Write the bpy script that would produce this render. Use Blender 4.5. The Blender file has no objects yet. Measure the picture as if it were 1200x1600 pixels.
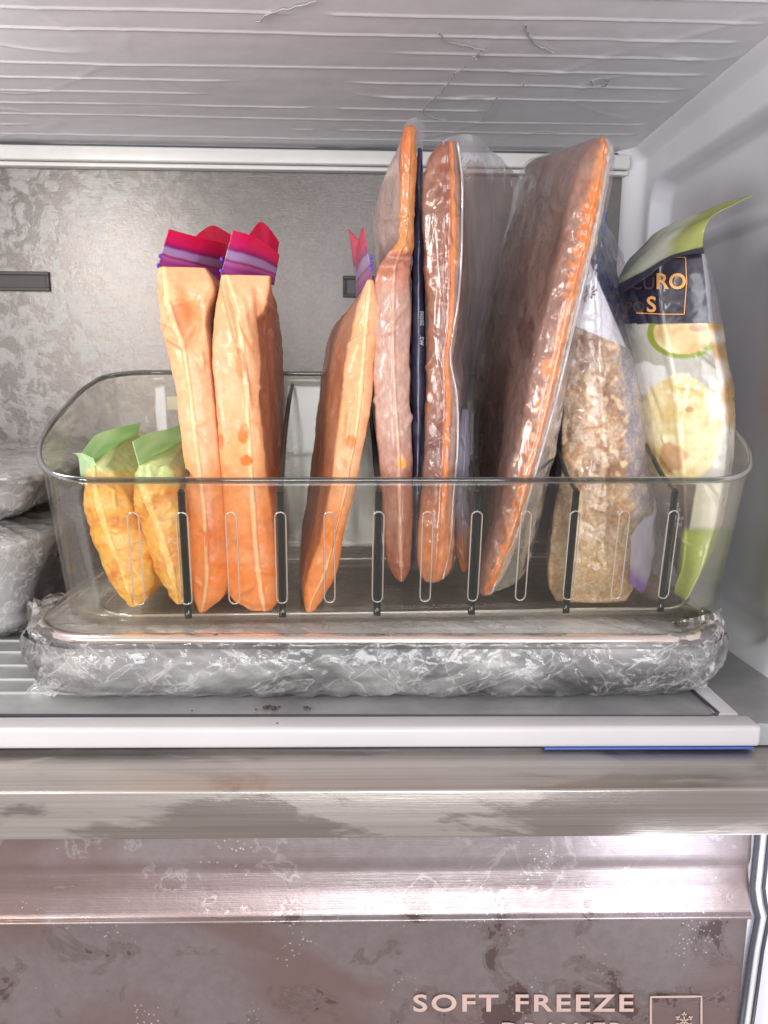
import bpy, bmesh, math, random
import numpy as np
from mathutils import Vector, Matrix, noise
from mathutils.bvhtree import BVHTree
random.seed(7)
sc = bpy.context.scene
C = bpy.data.collections.new('freezer_scene'); sc.collection.children.link(C)

# ------------------------------------------------------------------ camera
CAM = Vector((0, 0, 0.166)); F = 1200.0
MR = Matrix.Rotation(-math.radians(1.5), 3, 'Z') @ Matrix.Rotation(math.radians(80), 3, 'X') @ Matrix.Rotation(math.radians(0.52), 3, 'Z')
MRI = MR.transposed()
cd = bpy.data.cameras.new('camera'); cam = bpy.data.objects.new('camera', cd); C.objects.link(cam)
cam.matrix_world = Matrix.Translation(CAM) @ MR.to_4x4()
cd.sensor_fit = 'VERTICAL'; cd.sensor_height = 36; cd.sensor_width = 27; cd.lens = 27
cd.clip_start = 0.01; cd.clip_end = 50
sc.camera = cam
sc.view_settings.view_transform = 'Standard'; sc.view_settings.look = 'None'
sc.view_settings.gamma = 1; sc.view_settings.exposure = -0.10; sc.view_settings.use_curve_mapping = False
try:
    sc.cycles.transparent_max_bounces = 28; sc.cycles.max_bounces = 7; sc.cycles.diffuse_bounces = 3; sc.cycles.glossy_bounces = 3; sc.cycles.transmission_bounces = 4
except Exception: pass

# ------------------------------------------------------------------ world: the dim kitchen in front of the freezer
w = bpy.data.worlds.new('World'); sc.world = w; w.use_nodes = True
nt = w.node_tree; nt.nodes.clear()
out = nt.nodes.new('ShaderNodeOutputWorld'); bg = nt.nodes.new('ShaderNodeBackground')
tc = nt.nodes.new('ShaderNodeTexCoord'); sp = nt.nodes.new('ShaderNodeSeparateXYZ')
nz = nt.nodes.new('ShaderNodeTexNoise'); nz.inputs['Scale'].default_value = 4.5; nz.inputs['Detail'].default_value = 1.0
ad = nt.nodes.new('ShaderNodeMath'); ad.operation = 'MULTIPLY_ADD'; ad.inputs[1].default_value = 1.3; 
rp = nt.nodes.new('ShaderNodeValToRGB')
e = rp.color_ramp.elements
e[0].position = 0.05; e[0].color = (0.74, 0.66, 0.64, 1)
e[1].position = 0.95; e[1].color = (0.95, 0.95, 1.0, 1)
for p, c in ((0.34, (0.40, 0.31, 0.30, 1)), (0.46, (0.22, 0.15, 0.14, 1)), (0.53, (0.62, 0.55, 0.57, 1)), (0.62, (1.0, 0.97, 1.0, 1))):
    q = e.new(p); q.color = c
mr = nt.nodes.new('ShaderNodeMapRange'); mr.inputs[1].default_value = -1; mr.inputs[2].default_value = 1
nt.links.new(tc.outputs['Generated'], sp.inputs[0]); nt.links.new(tc.outputs['Generated'], nz.inputs['Vector'])
nt.links.new(sp.outputs[2], mr.inputs[0])
sub = nt.nodes.new('ShaderNodeMath'); sub.operation = 'SUBTRACT'; sub.inputs[1].default_value = 0.5
nt.links.new(nz.outputs[0], sub.inputs[0]); nt.links.new(sub.outputs[0], ad.inputs[0]); nt.links.new(mr.outputs[0], ad.inputs[2])
nt.links.new(ad.outputs[0], rp.inputs[0]); nt.links.new(rp.outputs[0], bg.inputs[0])
bg.inputs[1].default_value = 0.78
nt.links.new(bg.outputs[0], out.inputs[0])

# ------------------------------------------------------------------ lamps
def area(name, loc, target, size, energy, col, sy=None):
    l = bpy.data.lights.new(name, 'AREA'); l.energy = energy; l.color = col
    l.shape = 'RECTANGLE'; l.size = size; l.size_y = sy or size
    o = bpy.data.objects.new(name, l); C.objects.link(o)
    o.location = loc; o.rotation_euler = (Vector(target) - Vector(loc)).to_track_quat('-Z', 'Y').to_euler()
    return o
area('key_lamp', (-0.42, -0.08, 0.24), (0.02, 0.45, 0.14), 0.12, 2.3, (1.0, 0.93, 0.84))
area('front_fill', (0.10, -0.6, 0.14), (0.05, 0.5, 0.26), 0.5, 9.5, (0.96, 0.97, 1.0))  # added soft fill from the front, brightens ceiling and walls
area('freezer_lamp', (-0.30, 0.42, 0.345), (-0.16, 0.62, 0.1), 0.06, 0.75, (1.0, 0.97, 0.93), 0.16)
area('drawer_glare_light', (0.17, 0.30, -0.085), (0.16, 0.40, -0.045), 0.07, 0.07, (0.86, 0.89, 1.0), 0.05)  # added light that makes the bright glare on the drawer front

# ------------------------------------------------------------------ helpers
def P(px, py, Y):
    d = MR @ Vector(((px - 600) / F, -(py - 800) / F, -1))
    return CAM + d * (Y / d.y)
def proj(p):
    q = MRI @ (Vector(p) - CAM)
    return 600 + F * q.x / -q.z, 800 - F * q.y / -q.z
def XZ(px, z, Y):
    x0, x1 = -0.3, 0.3
    for _ in range(4):
        a = proj((x0, Y, z))[0]; b = proj((x1, Y, z))[0]
        x = x0 + (px - a) * (x1 - x0) / (b - a)
        x0, x1 = x - 0.01, x + 0.01
    return x
def S(r, g, b, a=1.0):
    f = lambda v: ((v / 255 + 0.055) / 1.055) ** 2.4 if v > 10 else v / 255 / 12.92
    return (f(r), f(g), f(b), a)
def mix(a, b, t):
    t = max(0, min(1, t)); return tuple(x + (y - x) * t for x, y in zip(a, b))
def sst(a, b, x):
    if a == b: return float(x > a)
    t = max(0, min(1, (x - a) / (b - a))); return t * t * (3 - 2 * t)
def N(x, y, z=0): return noise.noise(Vector((x, y, z)))

def link(name, me, mat, parent=None, smooth=True):
    if smooth:
        for p in me.polygons: p.use_smooth = True
    if mat: me.materials.append(mat)
    o = bpy.data.objects.new(name, me); C.objects.link(o)
    if parent is not None:
        o.parent = parent
        o.matrix_parent_inverse = Matrix.Translation(-Vector(parent.location)) if parent.type == 'EMPTY' else Matrix.Identity(4)
    return o
def mesh(verts, faces, name='mesh', cols=None):
    me = bpy.data.meshes.new(name); me.from_pydata([tuple(v) for v in verts], [], faces); me.update()
    if cols is not None:
        a = me.color_attributes.new('Col', 'FLOAT_COLOR', 'POINT')
        a.data.foreach_set('color', np.array(cols, dtype=np.float32).ravel())
    return me
def thing(name, loc, label, cat, group=None):
    o = bpy.data.objects.new(name, None); C.objects.link(o); o.location = loc; o.empty_display_size = 0.01
    o['label'] = label; o['category'] = cat
    if group: o['group'] = group
    return o
def struct(o): o['kind'] = 'structure'; return o
def box(x0, x1, y0, y1, z0, z1, bev=0.0, seg=3):
    bm = bmesh.new(); bmesh.ops.create_cube(bm, size=1)
    for v in bm.verts:
        v.co = Vector(((x0 + x1) / 2 + v.co.x * (x1 - x0), (y0 + y1) / 2 + v.co.y * (y1 - y0), (z0 + z1) / 2 + v.co.z * (z1 - z0)))
    if bev: bmesh.ops.bevel(bm, geom=bm.edges[:], offset=bev, segments=seg, affect='EDGES', profile=0.5)
    me = bpy.data.meshes.new('box'); bm.to_mesh(me); bm.free(); return me
def join_meshes(mes, name='joined'):
    bm = bmesh.new()
    for m in mes: bm.from_mesh(m)
    me = bpy.data.meshes.new(name); bm.to_mesh(me); bm.free(); return me
def tube(pts, r, closed=False, n=8, flat=None):
    """swept tube through world points"""
    pts = [Vector(p) for p in pts]; m = len(pts); V = []; Fc = []
    up0 = Vector((0, 0, 1)); 
    for i, p in enumerate(pts):
        a = pts[(i - 1) % m] if (closed or i > 0) else p
        b = pts[(i + 1) % m] if (closed or i < m - 1) else p
        t = (b - a).normalized()
        u = up0 if abs(t.z) < 0.9 else Vector((0, 1, 0))
        s = t.cross(u).normalized(); q = s.cross(t).normalized()
        if i and s.dot(ps) < 0 : s, q = -s, -q
        ps = s
        for k in range(n):
            an = 2 * math.pi * k / n
            rx, ry = (r, r) if flat is None else flat
            V.append(p + s * rx * math.cos(an) + q * ry * math.sin(an))
    for i in range(m if closed else m - 1):
        for k in range(n):
            j = (i + 1) % m
            Fc.append((i * n + k, i * n + (k + 1) % n, j * n + (k + 1) % n, j * n + k))
    if not closed:
        Fc.append(tuple(range(n))); Fc.append(tuple((m - 1) * n + k for k in reversed(range(n))))
    return mesh(V, Fc, 'tube')
def solid(o, t, off=0):
    m = o.modifiers.new('thickness', 'SOLIDIFY'); m.thickness = t; m.offset = off; return o

def cr(arr, t):
    """catmull-rom-ish interpolation of a list of tuples at t in 0..1 by index"""
    n = len(arr) - 1; x = t * n; i = min(int(x), n - 1); f = x - i
    p1 = arr[i]; p2 = arr[i + 1]; p0 = arr[max(i - 1, 0)]; p3 = arr[min(i + 2, n)]
    return [0.5 * (2 * b + (c - a) * f + (2 * a - 5 * b + 4 * c - d) * f * f + (3 * b - a - 3 * c + d) * f ** 3) for a, b, c, d in zip(p0, p1, p2, p3)]
def crrow(rows, py):
    ys = [r[0] for r in rows]; n = len(rows) - 1
    for i in range(n):
        if py <= ys[i + 1] or i == n - 1: break
    f = (py - ys[i]) / (ys[i + 1] - ys[i])
    p0 = rows[max(i - 1, 0)]; p1 = rows[i]; p2 = rows[i + 1]; p3 = rows[min(i + 2, n)]
    h = p2[0] - p1[0]
    res = []
    for a, b, c, d in zip(p0, p1, p2, p3):
        m1 = (c - a) / max(1e-6, (p2[0] - p0[0])) * h; m2 = (d - b) / max(1e-6, (p3[0] - p1[0])) * h
        f2, f3 = f * f, f ** 3
        res.append((2 * f3 - 3 * f2 + 1) * b + (f3 - 2 * f2 + f) * m1 + (-2 * f3 + 3 * f2) * c + (f3 - f2) * m2)
    return res

def crease(p, k, st=(1, 1, 1), seed=0):
    q = Vector((p[0] * k * st[0] + seed, p[1] * k * st[1], p[2] * k * st[2]))
    return 0.55 - abs(noise.noise(q)) - 0.5 * abs(noise.noise(q * 2.1))

def pouch(rows, Y, Yb, tb, sb=0.004, bulge=0.003, dz=(0, 0), paint=None, M=190, Nf=44, Ns=44, amp=(0.0012, 16, 0.0012, 42), seed=0, inflate=0.0, pin=(0.10, 0.08), st=(1, 1, 1), sm=2, fin=0.0012, skew=0.0, folds=(), nfold=16):
    V = []; COL = []; tags = []
    y0, y1 = rows[0][0], rows[-1][0]
    n = Nf + Ns * 2 + 6
    for j in range(M + 1):
        v = j / M
        py, xl, xs, xr, pb = crrow(rows, y0 + (y1 - y0) * v)[:5]
        Sx = P(xs, py, Y); z = Sx.z
        xL = XZ(xl, z, Y + skew); xR = XZ(xr, z, Y); xS = Sx.x; bx = XZ(pb, z, Yb)
        pf = min(sst(0, pin[0], v) * 0.9 + 0.1, sst(0, pin[1], 1 - v) * 0.9 + 0.1)
        t = tb * pf; bl = bulge * pf; d = dz[0] * (1 - v) + dz[1] * v; s = sb * (0.35 + 0.65 * pf)
        loop = []
        for i in range(Nf):
            f = i / Nf
            if f < .5: x = xL + (xS - xL) * (f * 2)
            else: x = xS + (xR - xS) * (f * 2 - 1)
            a = abs(2 * f - 1)
            loop.append((x, Y + skew * (1 - f) - s * (1 - a ** 2.2) - fin * max(0, 1 - a / 0.09), z, 'f', f))
        for i in range(Ns):
            f = i / Ns; b = bl * math.sin(math.pi * min(1, f * 1.05)) 
            loop.append((xR + (bx + t / 2 - xR) * f + b, Y + (Yb - Y) * f, z + d * f, 'r', f))
        for i in range(6):
            f = i / 6
            loop.append((bx + t / 2 - t * f, Yb + 0.003 * math.sin(math.pi * f), z + d, 'b', f))
        for i in range(Ns):
            f = 1 - i / Ns; b = bl * math.sin(math.pi * min(1, f * 1.05))
            loop.append((xL + (bx - t / 2 - xL) * f - b, Y + skew + (Yb - Y - skew) * f, z + d * f, 'l', f))
        L = np.array([q[:3] for q in loop])
        for _ in range(sm): L = 0.5 * L + 0.25 * np.roll(L, 1, 0) + 0.25 * np.roll(L, -1, 0)
        for q, l in zip(L, loop):
            V.append(Vector(q)); tags.append((l[3], l[4], py, v))
    Fc = []
    for j in range(M):
        for i in range(n):
            a = j * n + i; b = j * n + (i + 1) % n
            Fc.append((a, a + n, b + n, b))
    Fc.append(tuple(range(n))); Fc.append(tuple(M * n + i for i in reversed(range(n))))
    me = mesh(V, Fc, 'pouch')
    nr = [vv.normal.copy() for vv in me.vertices]
    a1, k1, a2, k2 = amp
    out_ = 1
    for i, vv in enumerate(me.vertices):
        p = vv.co
        q = Vector((p.x * k1 * st[0] + seed, p.y * k1 * st[1], p.z * k1 * st[2]))
        h = a1 * noise.noise(q) + a1 * 0.5 * noise.noise(q * 2.3) + a2 * crease(p, k2, st, seed) + a2 * 0.35 * crease(p, k2 * 3.1, st, seed + 3) + inflate
        edgefac = min(1, (tags[i][3]) * 12 + .2, (1 - tags[i][3]) * 12 + .2)
        vv.co = p + nr[i] * h * edgefac * out_
    rnd = random.Random(seed * 7 + 1)
    xs_ = [proj(vv.co) for vv in me.vertices]
    xa, xb_ = min(q[0] for q in xs_), max(q[0] for q in xs_); ya, yb_ = min(q[1] for q in xs_), max(q[1] for q in xs_)
    allf = list(folds)
    for k in range(nfold):
        yy = ya + (yb_ - ya) * rnd.random() ** 1.3; xx = xa + (xb_ - xa) * rnd.random(); an = rnd.gauss(math.pi / 2, 0.55) if rnd.random() < .7 else rnd.gauss(0, .4); L = rnd.uniform(18, 70)
        allf.append((xx, yy, xx + L * math.cos(an), yy + L * math.sin(an), rnd.uniform(3.5, 7), rnd.choice((-1, 1, 1)) * rnd.uniform(.0005, .0012)))
    for (x1_, y1_, x2_, y2_, wd, am) in allf:
        ex, ey = x2_ - x1_, y2_ - y1_; L2 = ex * ex + ey * ey or 1
        for i, vv in enumerate(me.vertices):
            if nr[i].y > 0.4: continue
            qx, qy = xs_[i]
            tt = ((qx - x1_) * ex + (qy - y1_) * ey) / L2
            if tt < -.1 or tt > 1.1: continue
            tt = max(0, min(1, tt)); d_ = math.hypot(qx - x1_ - ex * tt, qy - y1_ - ey * tt)
            if d_ < wd: vv.co = vv.co + nr[i] * am * (1 - d_ / wd) * (0.25 + math.sin(math.pi * tt)) 
    if paint:
        for i, vv in enumerate(me.vertices):
            tg = tags[i]; px, py = proj(vv.co)
            COL.append(paint(tg[0], tg[1], px, py, vv.co))
        a = me.color_attributes.new('Col', 'FLOAT_COLOR', 'POINT')
        a.data.foreach_set('color', np.array(COL, dtype=np.float32).ravel())
    me.update(); return me

def patch(grid, nu, nv, amp=(0, 1, 0, 1), paint=None, seed=0, st=(1, 1, 1)):
    """grid[v][u] = (px,py,Y); smooth sheet through these points"""
    V = []; COL = []; Fc = []
    for j in range(nv + 1):
        row = [cr([g[k] for g in grid], j / nv) for k in range(len(grid[0]))]
        for i in range(nu + 1):
            px, py, Y = cr(row, i / nu)
            V.append(P(px, py, Y))
            if paint: COL.append(paint(i / nu, j / nv, px, py))
    for j in range(nv):
        for i in range(nu):
            a = j * (nu + 1) + i; Fc.append((a, a + 1, a + nu + 2, a + nu + 1))
    me = mesh(V, Fc, 'patch', COL if paint else None)
    nr = [v.normal.copy() for v in me.vertices]; a1, k1, a2, k2 = amp
    for i, v in enumerate(me.vertices):
        q = v.co * k1 + Vector((seed, 0, 0))
        v.co = v.co + nr[i] * (a1 * noise.noise(q) + a1 * .5 * noise.noise(q * 2.2) + a2 * crease(v.co, k2, st, seed))
    me.update(); return me

def decal_mesh(src, target, eps=0.0004):
    """src: list of (px,py) verts + faces, pressed on the target's front surface"""
    verts, faces = src
    me = target.data; bvh = BVHTree.FromPolygons([v.co.copy() for v in me.vertices], [tuple(p.vertices) for p in me.polygons])
    V = []; ok = []
    for px, py in verts:
        d = (MR @ Vector(((px - 600) / F, -(py - 800) / F, -1))).normalized()
        h = bvh.ray_cast(CAM, d)
        if h[0] is None: V.append(CAM + d * 0.5); ok.append(False)
        else: V.append(h[0] - d * eps); ok.append(True)
    return mesh(V, [f for f in faces if all(ok[i] for i in f)], 'decal')
def text_src(txt, x, y, size, rot=0, align='LEFT', bold=0.0, sx=1.0, spacing=1.0, shear=0):
    cu = bpy.data.curves.new('t', 'FONT'); cu.body = txt; cu.size = 1; cu.align_x = align; cu.offset = bold; cu.space_character = spacing; cu.shear = shear
    cu.resolution_u = 4
    o = bpy.data.objects.new('t', cu); C.objects.link(o)
    dg = bpy.context.evaluated_depsgraph_get(); m = bpy.data.meshes.new_from_object(o.evaluated_get(dg))
    ca, sa = math.cos(math.radians(rot)), math.sin(math.radians(rot))
    vs = [(x + size * (v.co.x * sx * ca + v.co.y * sa), y - size * (v.co.y * ca - v.co.x * sx * sa)) for v in m.vertices]
    fs = [tuple(p.vertices) for p in m.polygons]
    bpy.data.objects.remove(o); bpy.data.meshes.remove(m); bpy.data.curves.remove(cu)
    return vs, fs
def stroke_src(pts, wd, n=6):
    vs = []; fs = []
    P2 = []
    for (a, b) in zip(pts[:-1], pts[1:]):
        for k in range(n): P2.append((a[0] + (b[0] - a[0]) * k / n, a[1] + (b[1] - a[1]) * k / n))
    P2.append(pts[-1])
    for i, p in enumerate(P2):
        a = P2[max(0, i - 1)]; b = P2[min(len(P2) - 1, i + 1)]
        dx, dy = b[0] - a[0], b[1] - a[1]; L = math.hypot(dx, dy) or 1
        vs += [(p[0] - dy / L * wd / 2, p[1] + dx / L * wd / 2), (p[0] + dy / L * wd / 2, p[1] - dx / L * wd / 2)]
    for i in range(len(P2) - 1): fs.append((2 * i, 2 * i + 1, 2 * i + 3, 2 * i + 2))
    return vs, fs
def merge_src(*srcs):
    V = []; Fc = []
    for v, f in srcs:
        o = len(V); V += v; Fc += [tuple(i + o for i in q) for q in f]
    return V, Fc

# ------------------------------------------------------------------ materials
def newmat(name):
    m = bpy.data.materials.new(name); m.use_nodes = True; m.node_tree.nodes.clear()
    o = m.node_tree.nodes.new('ShaderNodeOutputMaterial'); return m, m.node_tree, o
def nd(t, k, **kw):
    n = t.nodes.new(k)
    for a, b in kw.items():
        if a.startswith('i_'): n.inputs[a[2:].replace('_', ' ')].default_value = b
        else: setattr(n, a, b)
    return n
def tex(t, scale, detail=4, rough=0.55, st=(1, 1, 1), dist=0.0, off=(0, 0, 0)):
    c = nd(t, 'ShaderNodeTexCoord'); mp = nd(t, 'ShaderNodeMapping'); mp.inputs['Scale'].default_value = st; mp.inputs['Location'].default_value = off
    n = nd(t, 'ShaderNodeTexNoise'); n.inputs['Scale'].default_value = scale; n.inputs['Detail'].default_value = detail
    n.inputs['Roughness'].default_value = rough; n.inputs['Distortion'].default_value = dist
    t.links.new(c.outputs['Object'], mp.inputs[0]); t.links.new(mp.outputs[0], n.inputs['Vector']); return n.outputs[0]
def ramp(t, src, stops, interp='LINEAR'):
    r = nd(t, 'ShaderNodeValToRGB'); r.color_ramp.interpolation = interp; el = r.color_ramp.elements
    el[0].position, el[0].color = stops[0][0], col4(stops[0][1]); el[1].position, el[1].color = stops[-1][0], col4(stops[-1][1])
    for p, c in stops[1:-1]:
        q = el.new(p); q.color = col4(c)
    t.links.new(src, r.inputs[0]); return r.outputs[0]
def col4(c): return (c, c, c, 1) if not hasattr(c, '__len__') else (tuple(c) + (1,))[:4]
def mixc(t, f, a, b, mode='MIX'):
    m = nd(t, 'ShaderNodeMix', data_type='RGBA', blend_type=mode)
    for k, v in ((0, f), (6, a), (7, b)):
        if hasattr(v, 'links'): t.links.new(v, m.inputs[k])
        else: m.inputs[k].default_value = v if k == 0 else col4(v)
    return m.outputs[2]
def bump(t, src, strength, dist=0.001, prev=None):
    b = nd(t, 'ShaderNodeBump'); b.inputs['Strength'].default_value = strength; b.inputs['Distance'].default_value = dist
    t.links.new(src, b.inputs['Height'])
    if prev: t.links.new(prev, b.inputs['Normal'])
    return b.outputs[0]
def setp(t, p, **kw):
    for k, v in kw.items():
        s = p.inputs[k.replace('_', ' ')]
        if hasattr(v, 'links'): t.links.new(v, s)
        else: s.default_value = col4(v) if (s.type == 'RGBA') else v
def mul(t, a, k, add=0.0):
    m = nd(t, 'ShaderNodeMath', operation='MULTIPLY_ADD'); m.inputs[2].default_value = add
    t.links.new(a, m.inputs[0])
    if hasattr(k, 'links'): t.links.new(k, m.inputs[1])
    else: m.inputs[1].default_value = k
    return m.outputs[0]

def plain(name, col, rough=0.4, metal=0.0, coat=0.0, bmp=0.0, bs=200, var=0.08):
    m, t, o = newmat(name); p = nd(t, 'ShaderNodeBsdfPrincipled')
    n = tex(t, bs * 0.2, 5); c = ramp(t, n, [(0.3, tuple(x * (1 - var) for x in col[:3])), (0.7, tuple(min(1, x * (1 + var)) for x in col[:3]))])
    setp(t, p, Base_Color=c, Roughness=rough, Metallic=metal, Coat_Weight=coat)
    if bmp: setp(t, p, Normal=bump(t, tex(t, bs, 4), bmp, 0.0005))
    t.links.new(p.outputs[0], o.inputs[0]); return m
def film(name, tint=(0.93, 0.93, 0.96), haze=0.10, hazecol=(0.75, 0.75, 0.8), rough=0.12, gl=0.8, streak=0.0, sscale=60, bs=40, bst=0.35, st=(1, 1, 1), fmax=0.9):
    """thin clear plastic: passes light, fresnel sheen, a little milky haze"""
    m, t, o = newmat(name)
    tr = nd(t, 'ShaderNodeBsdfTransparent'); tr.inputs[0].default_value = col4(tint)
    gs = nd(t, 'ShaderNodeBsdfGlossy'); gs.inputs['Roughness'].default_value = rough; gs.inputs[0].default_value = (1, 1, 1, 1)
    df = nd(t, 'ShaderNodeBsdfDiffuse'); df.inputs[0].default_value = col4(hazecol)
    tl = nd(t, 'ShaderNodeBsdfTranslucent'); tl.inputs[0].default_value = col4(hazecol)
    dm = nd(t, 'ShaderNodeMixShader'); dm.inputs[0].default_value = 0.4; t.links.new(df.outputs[0], dm.inputs[1]); t.links.new(tl.outputs[0], dm.inputs[2])
    m1 = nd(t, 'ShaderNodeMixShader'); t.links.new(tr.outputs[0], m1.inputs[1]); t.links.new(dm.outputs[0], m1.inputs[2])
    if streak:
        a = ramp(t, tex(t, sscale, 6, 0.65, st, 0.6), [(0.44, haze), (0.56, haze + streak * .6), (0.66, haze + streak)])
        t.links.new(a, m1.inputs[0])
    else: m1.inputs[0].default_value = haze
    fr = nd(t, 'ShaderNodeFresnel'); fr.inputs[0].default_value = 1.5
    nb = None
    if bst:
        nb = bump(t, tex(t, bs, 5, 0.6, st, 0.8), bst, 0.002)
        for s in (fr, gs): t.links.new(nb, s.inputs['Normal'])
    m2 = nd(t, 'ShaderNodeMixShader'); cl = nd(t, 'ShaderNodeMath', operation='MINIMUM'); t.links.new(mul(t, fr.outputs[0], gl), cl.inputs[0]); cl.inputs[1].default_value = fmax; t.links.new(cl.outputs[0], m2.inputs[0])
    t.links.new(m1.outputs[0], m2.inputs[1]); t.links.new(gs.outputs[0], m2.inputs[2]); t.links.new(m2.outputs[0], o.inputs[0]); return m
def bagmat(name, frost=(0.8, 0.6, 0.5), amt=0.5, fs=35, lo=0.4, hi=0.65, rough=0.38, coat=0.5, bmp=0.25, bs=160, sss=0.12, st=(1, 1, 1), mott=0.18, spec=0.5, gam=1.38):
    m, t, o = newmat(name); p = nd(t, 'ShaderNodeBsdfPrincipled')
    at = nd(t, 'ShaderNodeAttribute', attribute_name='Col')
    f = ramp(t, tex(t, fs, 7, 0.62, st, 0.5), [(lo, 0.0), (hi, amt)])
    gm = nd(t, 'ShaderNodeGamma'); gm.inputs[1].default_value = gam; t.links.new(at.outputs['Color'], gm.inputs[0])
    c = mixc(t, mul(t, f, at.outputs['Alpha']), gm.outputs[0], tuple(x ** gam for x in frost))
    n2 = ramp(t, tex(t, fs * 6, 5, 0.6, st), [(0.3, 1 - mott), (0.7, 1 + mott * .5)])
    c = mixc(t, at.outputs['Alpha'], c, mixc(t, 1.0, c, n2, 'MULTIPLY'))
    grain = tex(t, bs * 2.5, 3)
    nb = bump(t, tex(t, bs, 6, 0.65, st, 0.3), bmp, 0.0015)
    rr = ramp(t, tex(t, fs * 1.7, 5), [(0.35, rough * 0.6), (0.7, min(1, rough * 1.5))])
    setp(t, p, Base_Color=c, Roughness=rr, Coat_Weight=coat, Coat_Roughness=0.14, Normal=nb, Subsurface_Weight=sss, Subsurface_Scale=0.004, Subsurface_Radius=(1, 0.75, 0.45))
    t.links.new(p.outputs[0], o.inputs[0]); return m
def frost_metal(name, base, frost, fs=18, lo=0.48, hi=0.52, r0=0.22, r1=0.5, brush=True, metal=0.85, amt=1.0, seed=0, edge=0.0, bm=0.12, specks=False, aniso=(1, 1, 1), xmask=None, zmask=None, warm_reflect=None, fst=(1, 1, 1), fa=(0.92, 1.05)):
    """brushed steel with smeared rime patches"""
    m, t, o = newmat(name); p = nd(t, 'ShaderNodeBsdfPrincipled')
    big = ramp(t, tex(t, fs * 0.28, 3, 0.5, (1, 1, 1), 0.3, (seed + 5, 0, 0)), [(0.35, 0.0), (0.62, 1.0)])
    n = tex(t, fs, 9, 0.62, aniso, 0.5, (seed, 0, 0))
    nn = mul(t, big, 0.09, -0.045)
    ad = nd(t, 'ShaderNodeMath', operation='ADD'); t.links.new(n, ad.inputs[0]); t.links.new(nn, ad.inputs[1])
    f = ramp(t, ad.outputs[0], [(lo, 0.0), (hi, amt)])
    if xmask:
        c_ = nd(t, 'ShaderNodeTexCoord'); s_ = nd(t, 'ShaderNodeSeparateXYZ'); t.links.new(c_.outputs['Object'], s_.inputs[0])
        r_ = nd(t, 'ShaderNodeMapRange', clamp=True); r_.inputs[1].default_value = xmask[0]; r_.inputs[2].default_value = xmask[1]; r_.inputs[3].default_value = 1.0; r_.inputs[4].default_value = xmask[2]
        t.links.new(s_.outputs[0], r_.inputs[0]); f = mul(t, f, r_.outputs[0])
    if zmask:
        c_ = nd(t, 'ShaderNodeTexCoord'); s_ = nd(t, 'ShaderNodeSeparateXYZ'); t.links.new(c_.outputs['Object'], s_.inputs[0])
        r_ = nd(t, 'ShaderNodeMapRange', clamp=True); r_.inputs[1].default_value = zmask[0]; r_.inputs[2].default_value = zmask[1]; r_.inputs[3].default_value = 0.0; r_.inputs[4].default_value = 1.0
        t.links.new(s_.outputs[2], r_.inputs[0]); mx_ = nd(t, 'ShaderNodeMath', operation='MAXIMUM'); t.links.new(r_.outputs[0], mx_.inputs[0]); t.links.new(f, mx_.inputs[1]); f = mul(t, mx_.outputs[0], amt)
    fine = ramp(t, tex(t, fs * 4, 8, 0.7, fst, 0.4, (seed + 3, 1, 0)), [(0.4, fa[0]), (0.6, fa[1])])
    c = mixc(t, f, base, frost); c = mixc(t, 1.0, c, fine, 'MULTIPLY')
    if warm_reflect:  # broad brown patches: blurred room reflections painted into the steel colour
        c = mixc(t, ramp(t, tex(t, 7, 3, 0.5, (1, 1, 1.6), 0.8, (3, 0, 5)), [(0.46, 0.0), (0.60, 0.75)]), c, warm_reflect)
    r = mixc(t, f, (r0,) * 3, (r1,) * 3)
    me_ = mixc(t, f, (metal,) * 3, (metal * 0.55,) * 3)
    if edge:
        e_ = ramp(t, ad.outputs[0], [(lo - 0.012, 0.0), (lo + 0.004, edge), ((lo + hi) / 2 + .006, 0.0)])
        c = mixc(t, e_, c, (0.85, 0.82, 0.8))
    if specks:
        v = nd(t, 'ShaderNodeTexVoronoi'); v.inputs['Scale'].default_value = 420
        cc = nd(t, 'ShaderNodeTexCoord'); t.links.new(cc.outputs['Object'], v.inputs['Vector'])
        s = ramp(t, v.outputs['Distance'], [(0.16, 1.0), (0.24, 0.0)])
        wm = ramp(t, tex(t, 30, 4, 0.6, (1, 1, 1), 0, (9, 2, 1)), [(0.58, 0.0), (0.63, 0.8)])
        c = mixc(t, mul(t, s, wm), c, (0.9, 0.88, 0.86))
    h = bump(t, f, bm, 0.0006); h = bump(t, tex(t, fs * 5, 6, 0.7), 0.25, 0.0005, h)
    if brush: h = bump(t, tex(t, 60, 3, 0.6, (0.6, 30, 30)), 0.25, 0.0003, h)
    setp(t, p, Base_Color=c, Roughness=r, Metallic=me_, Normal=h)
    t.links.new(p.outputs[0], o.inputs[0]); return m

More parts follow.
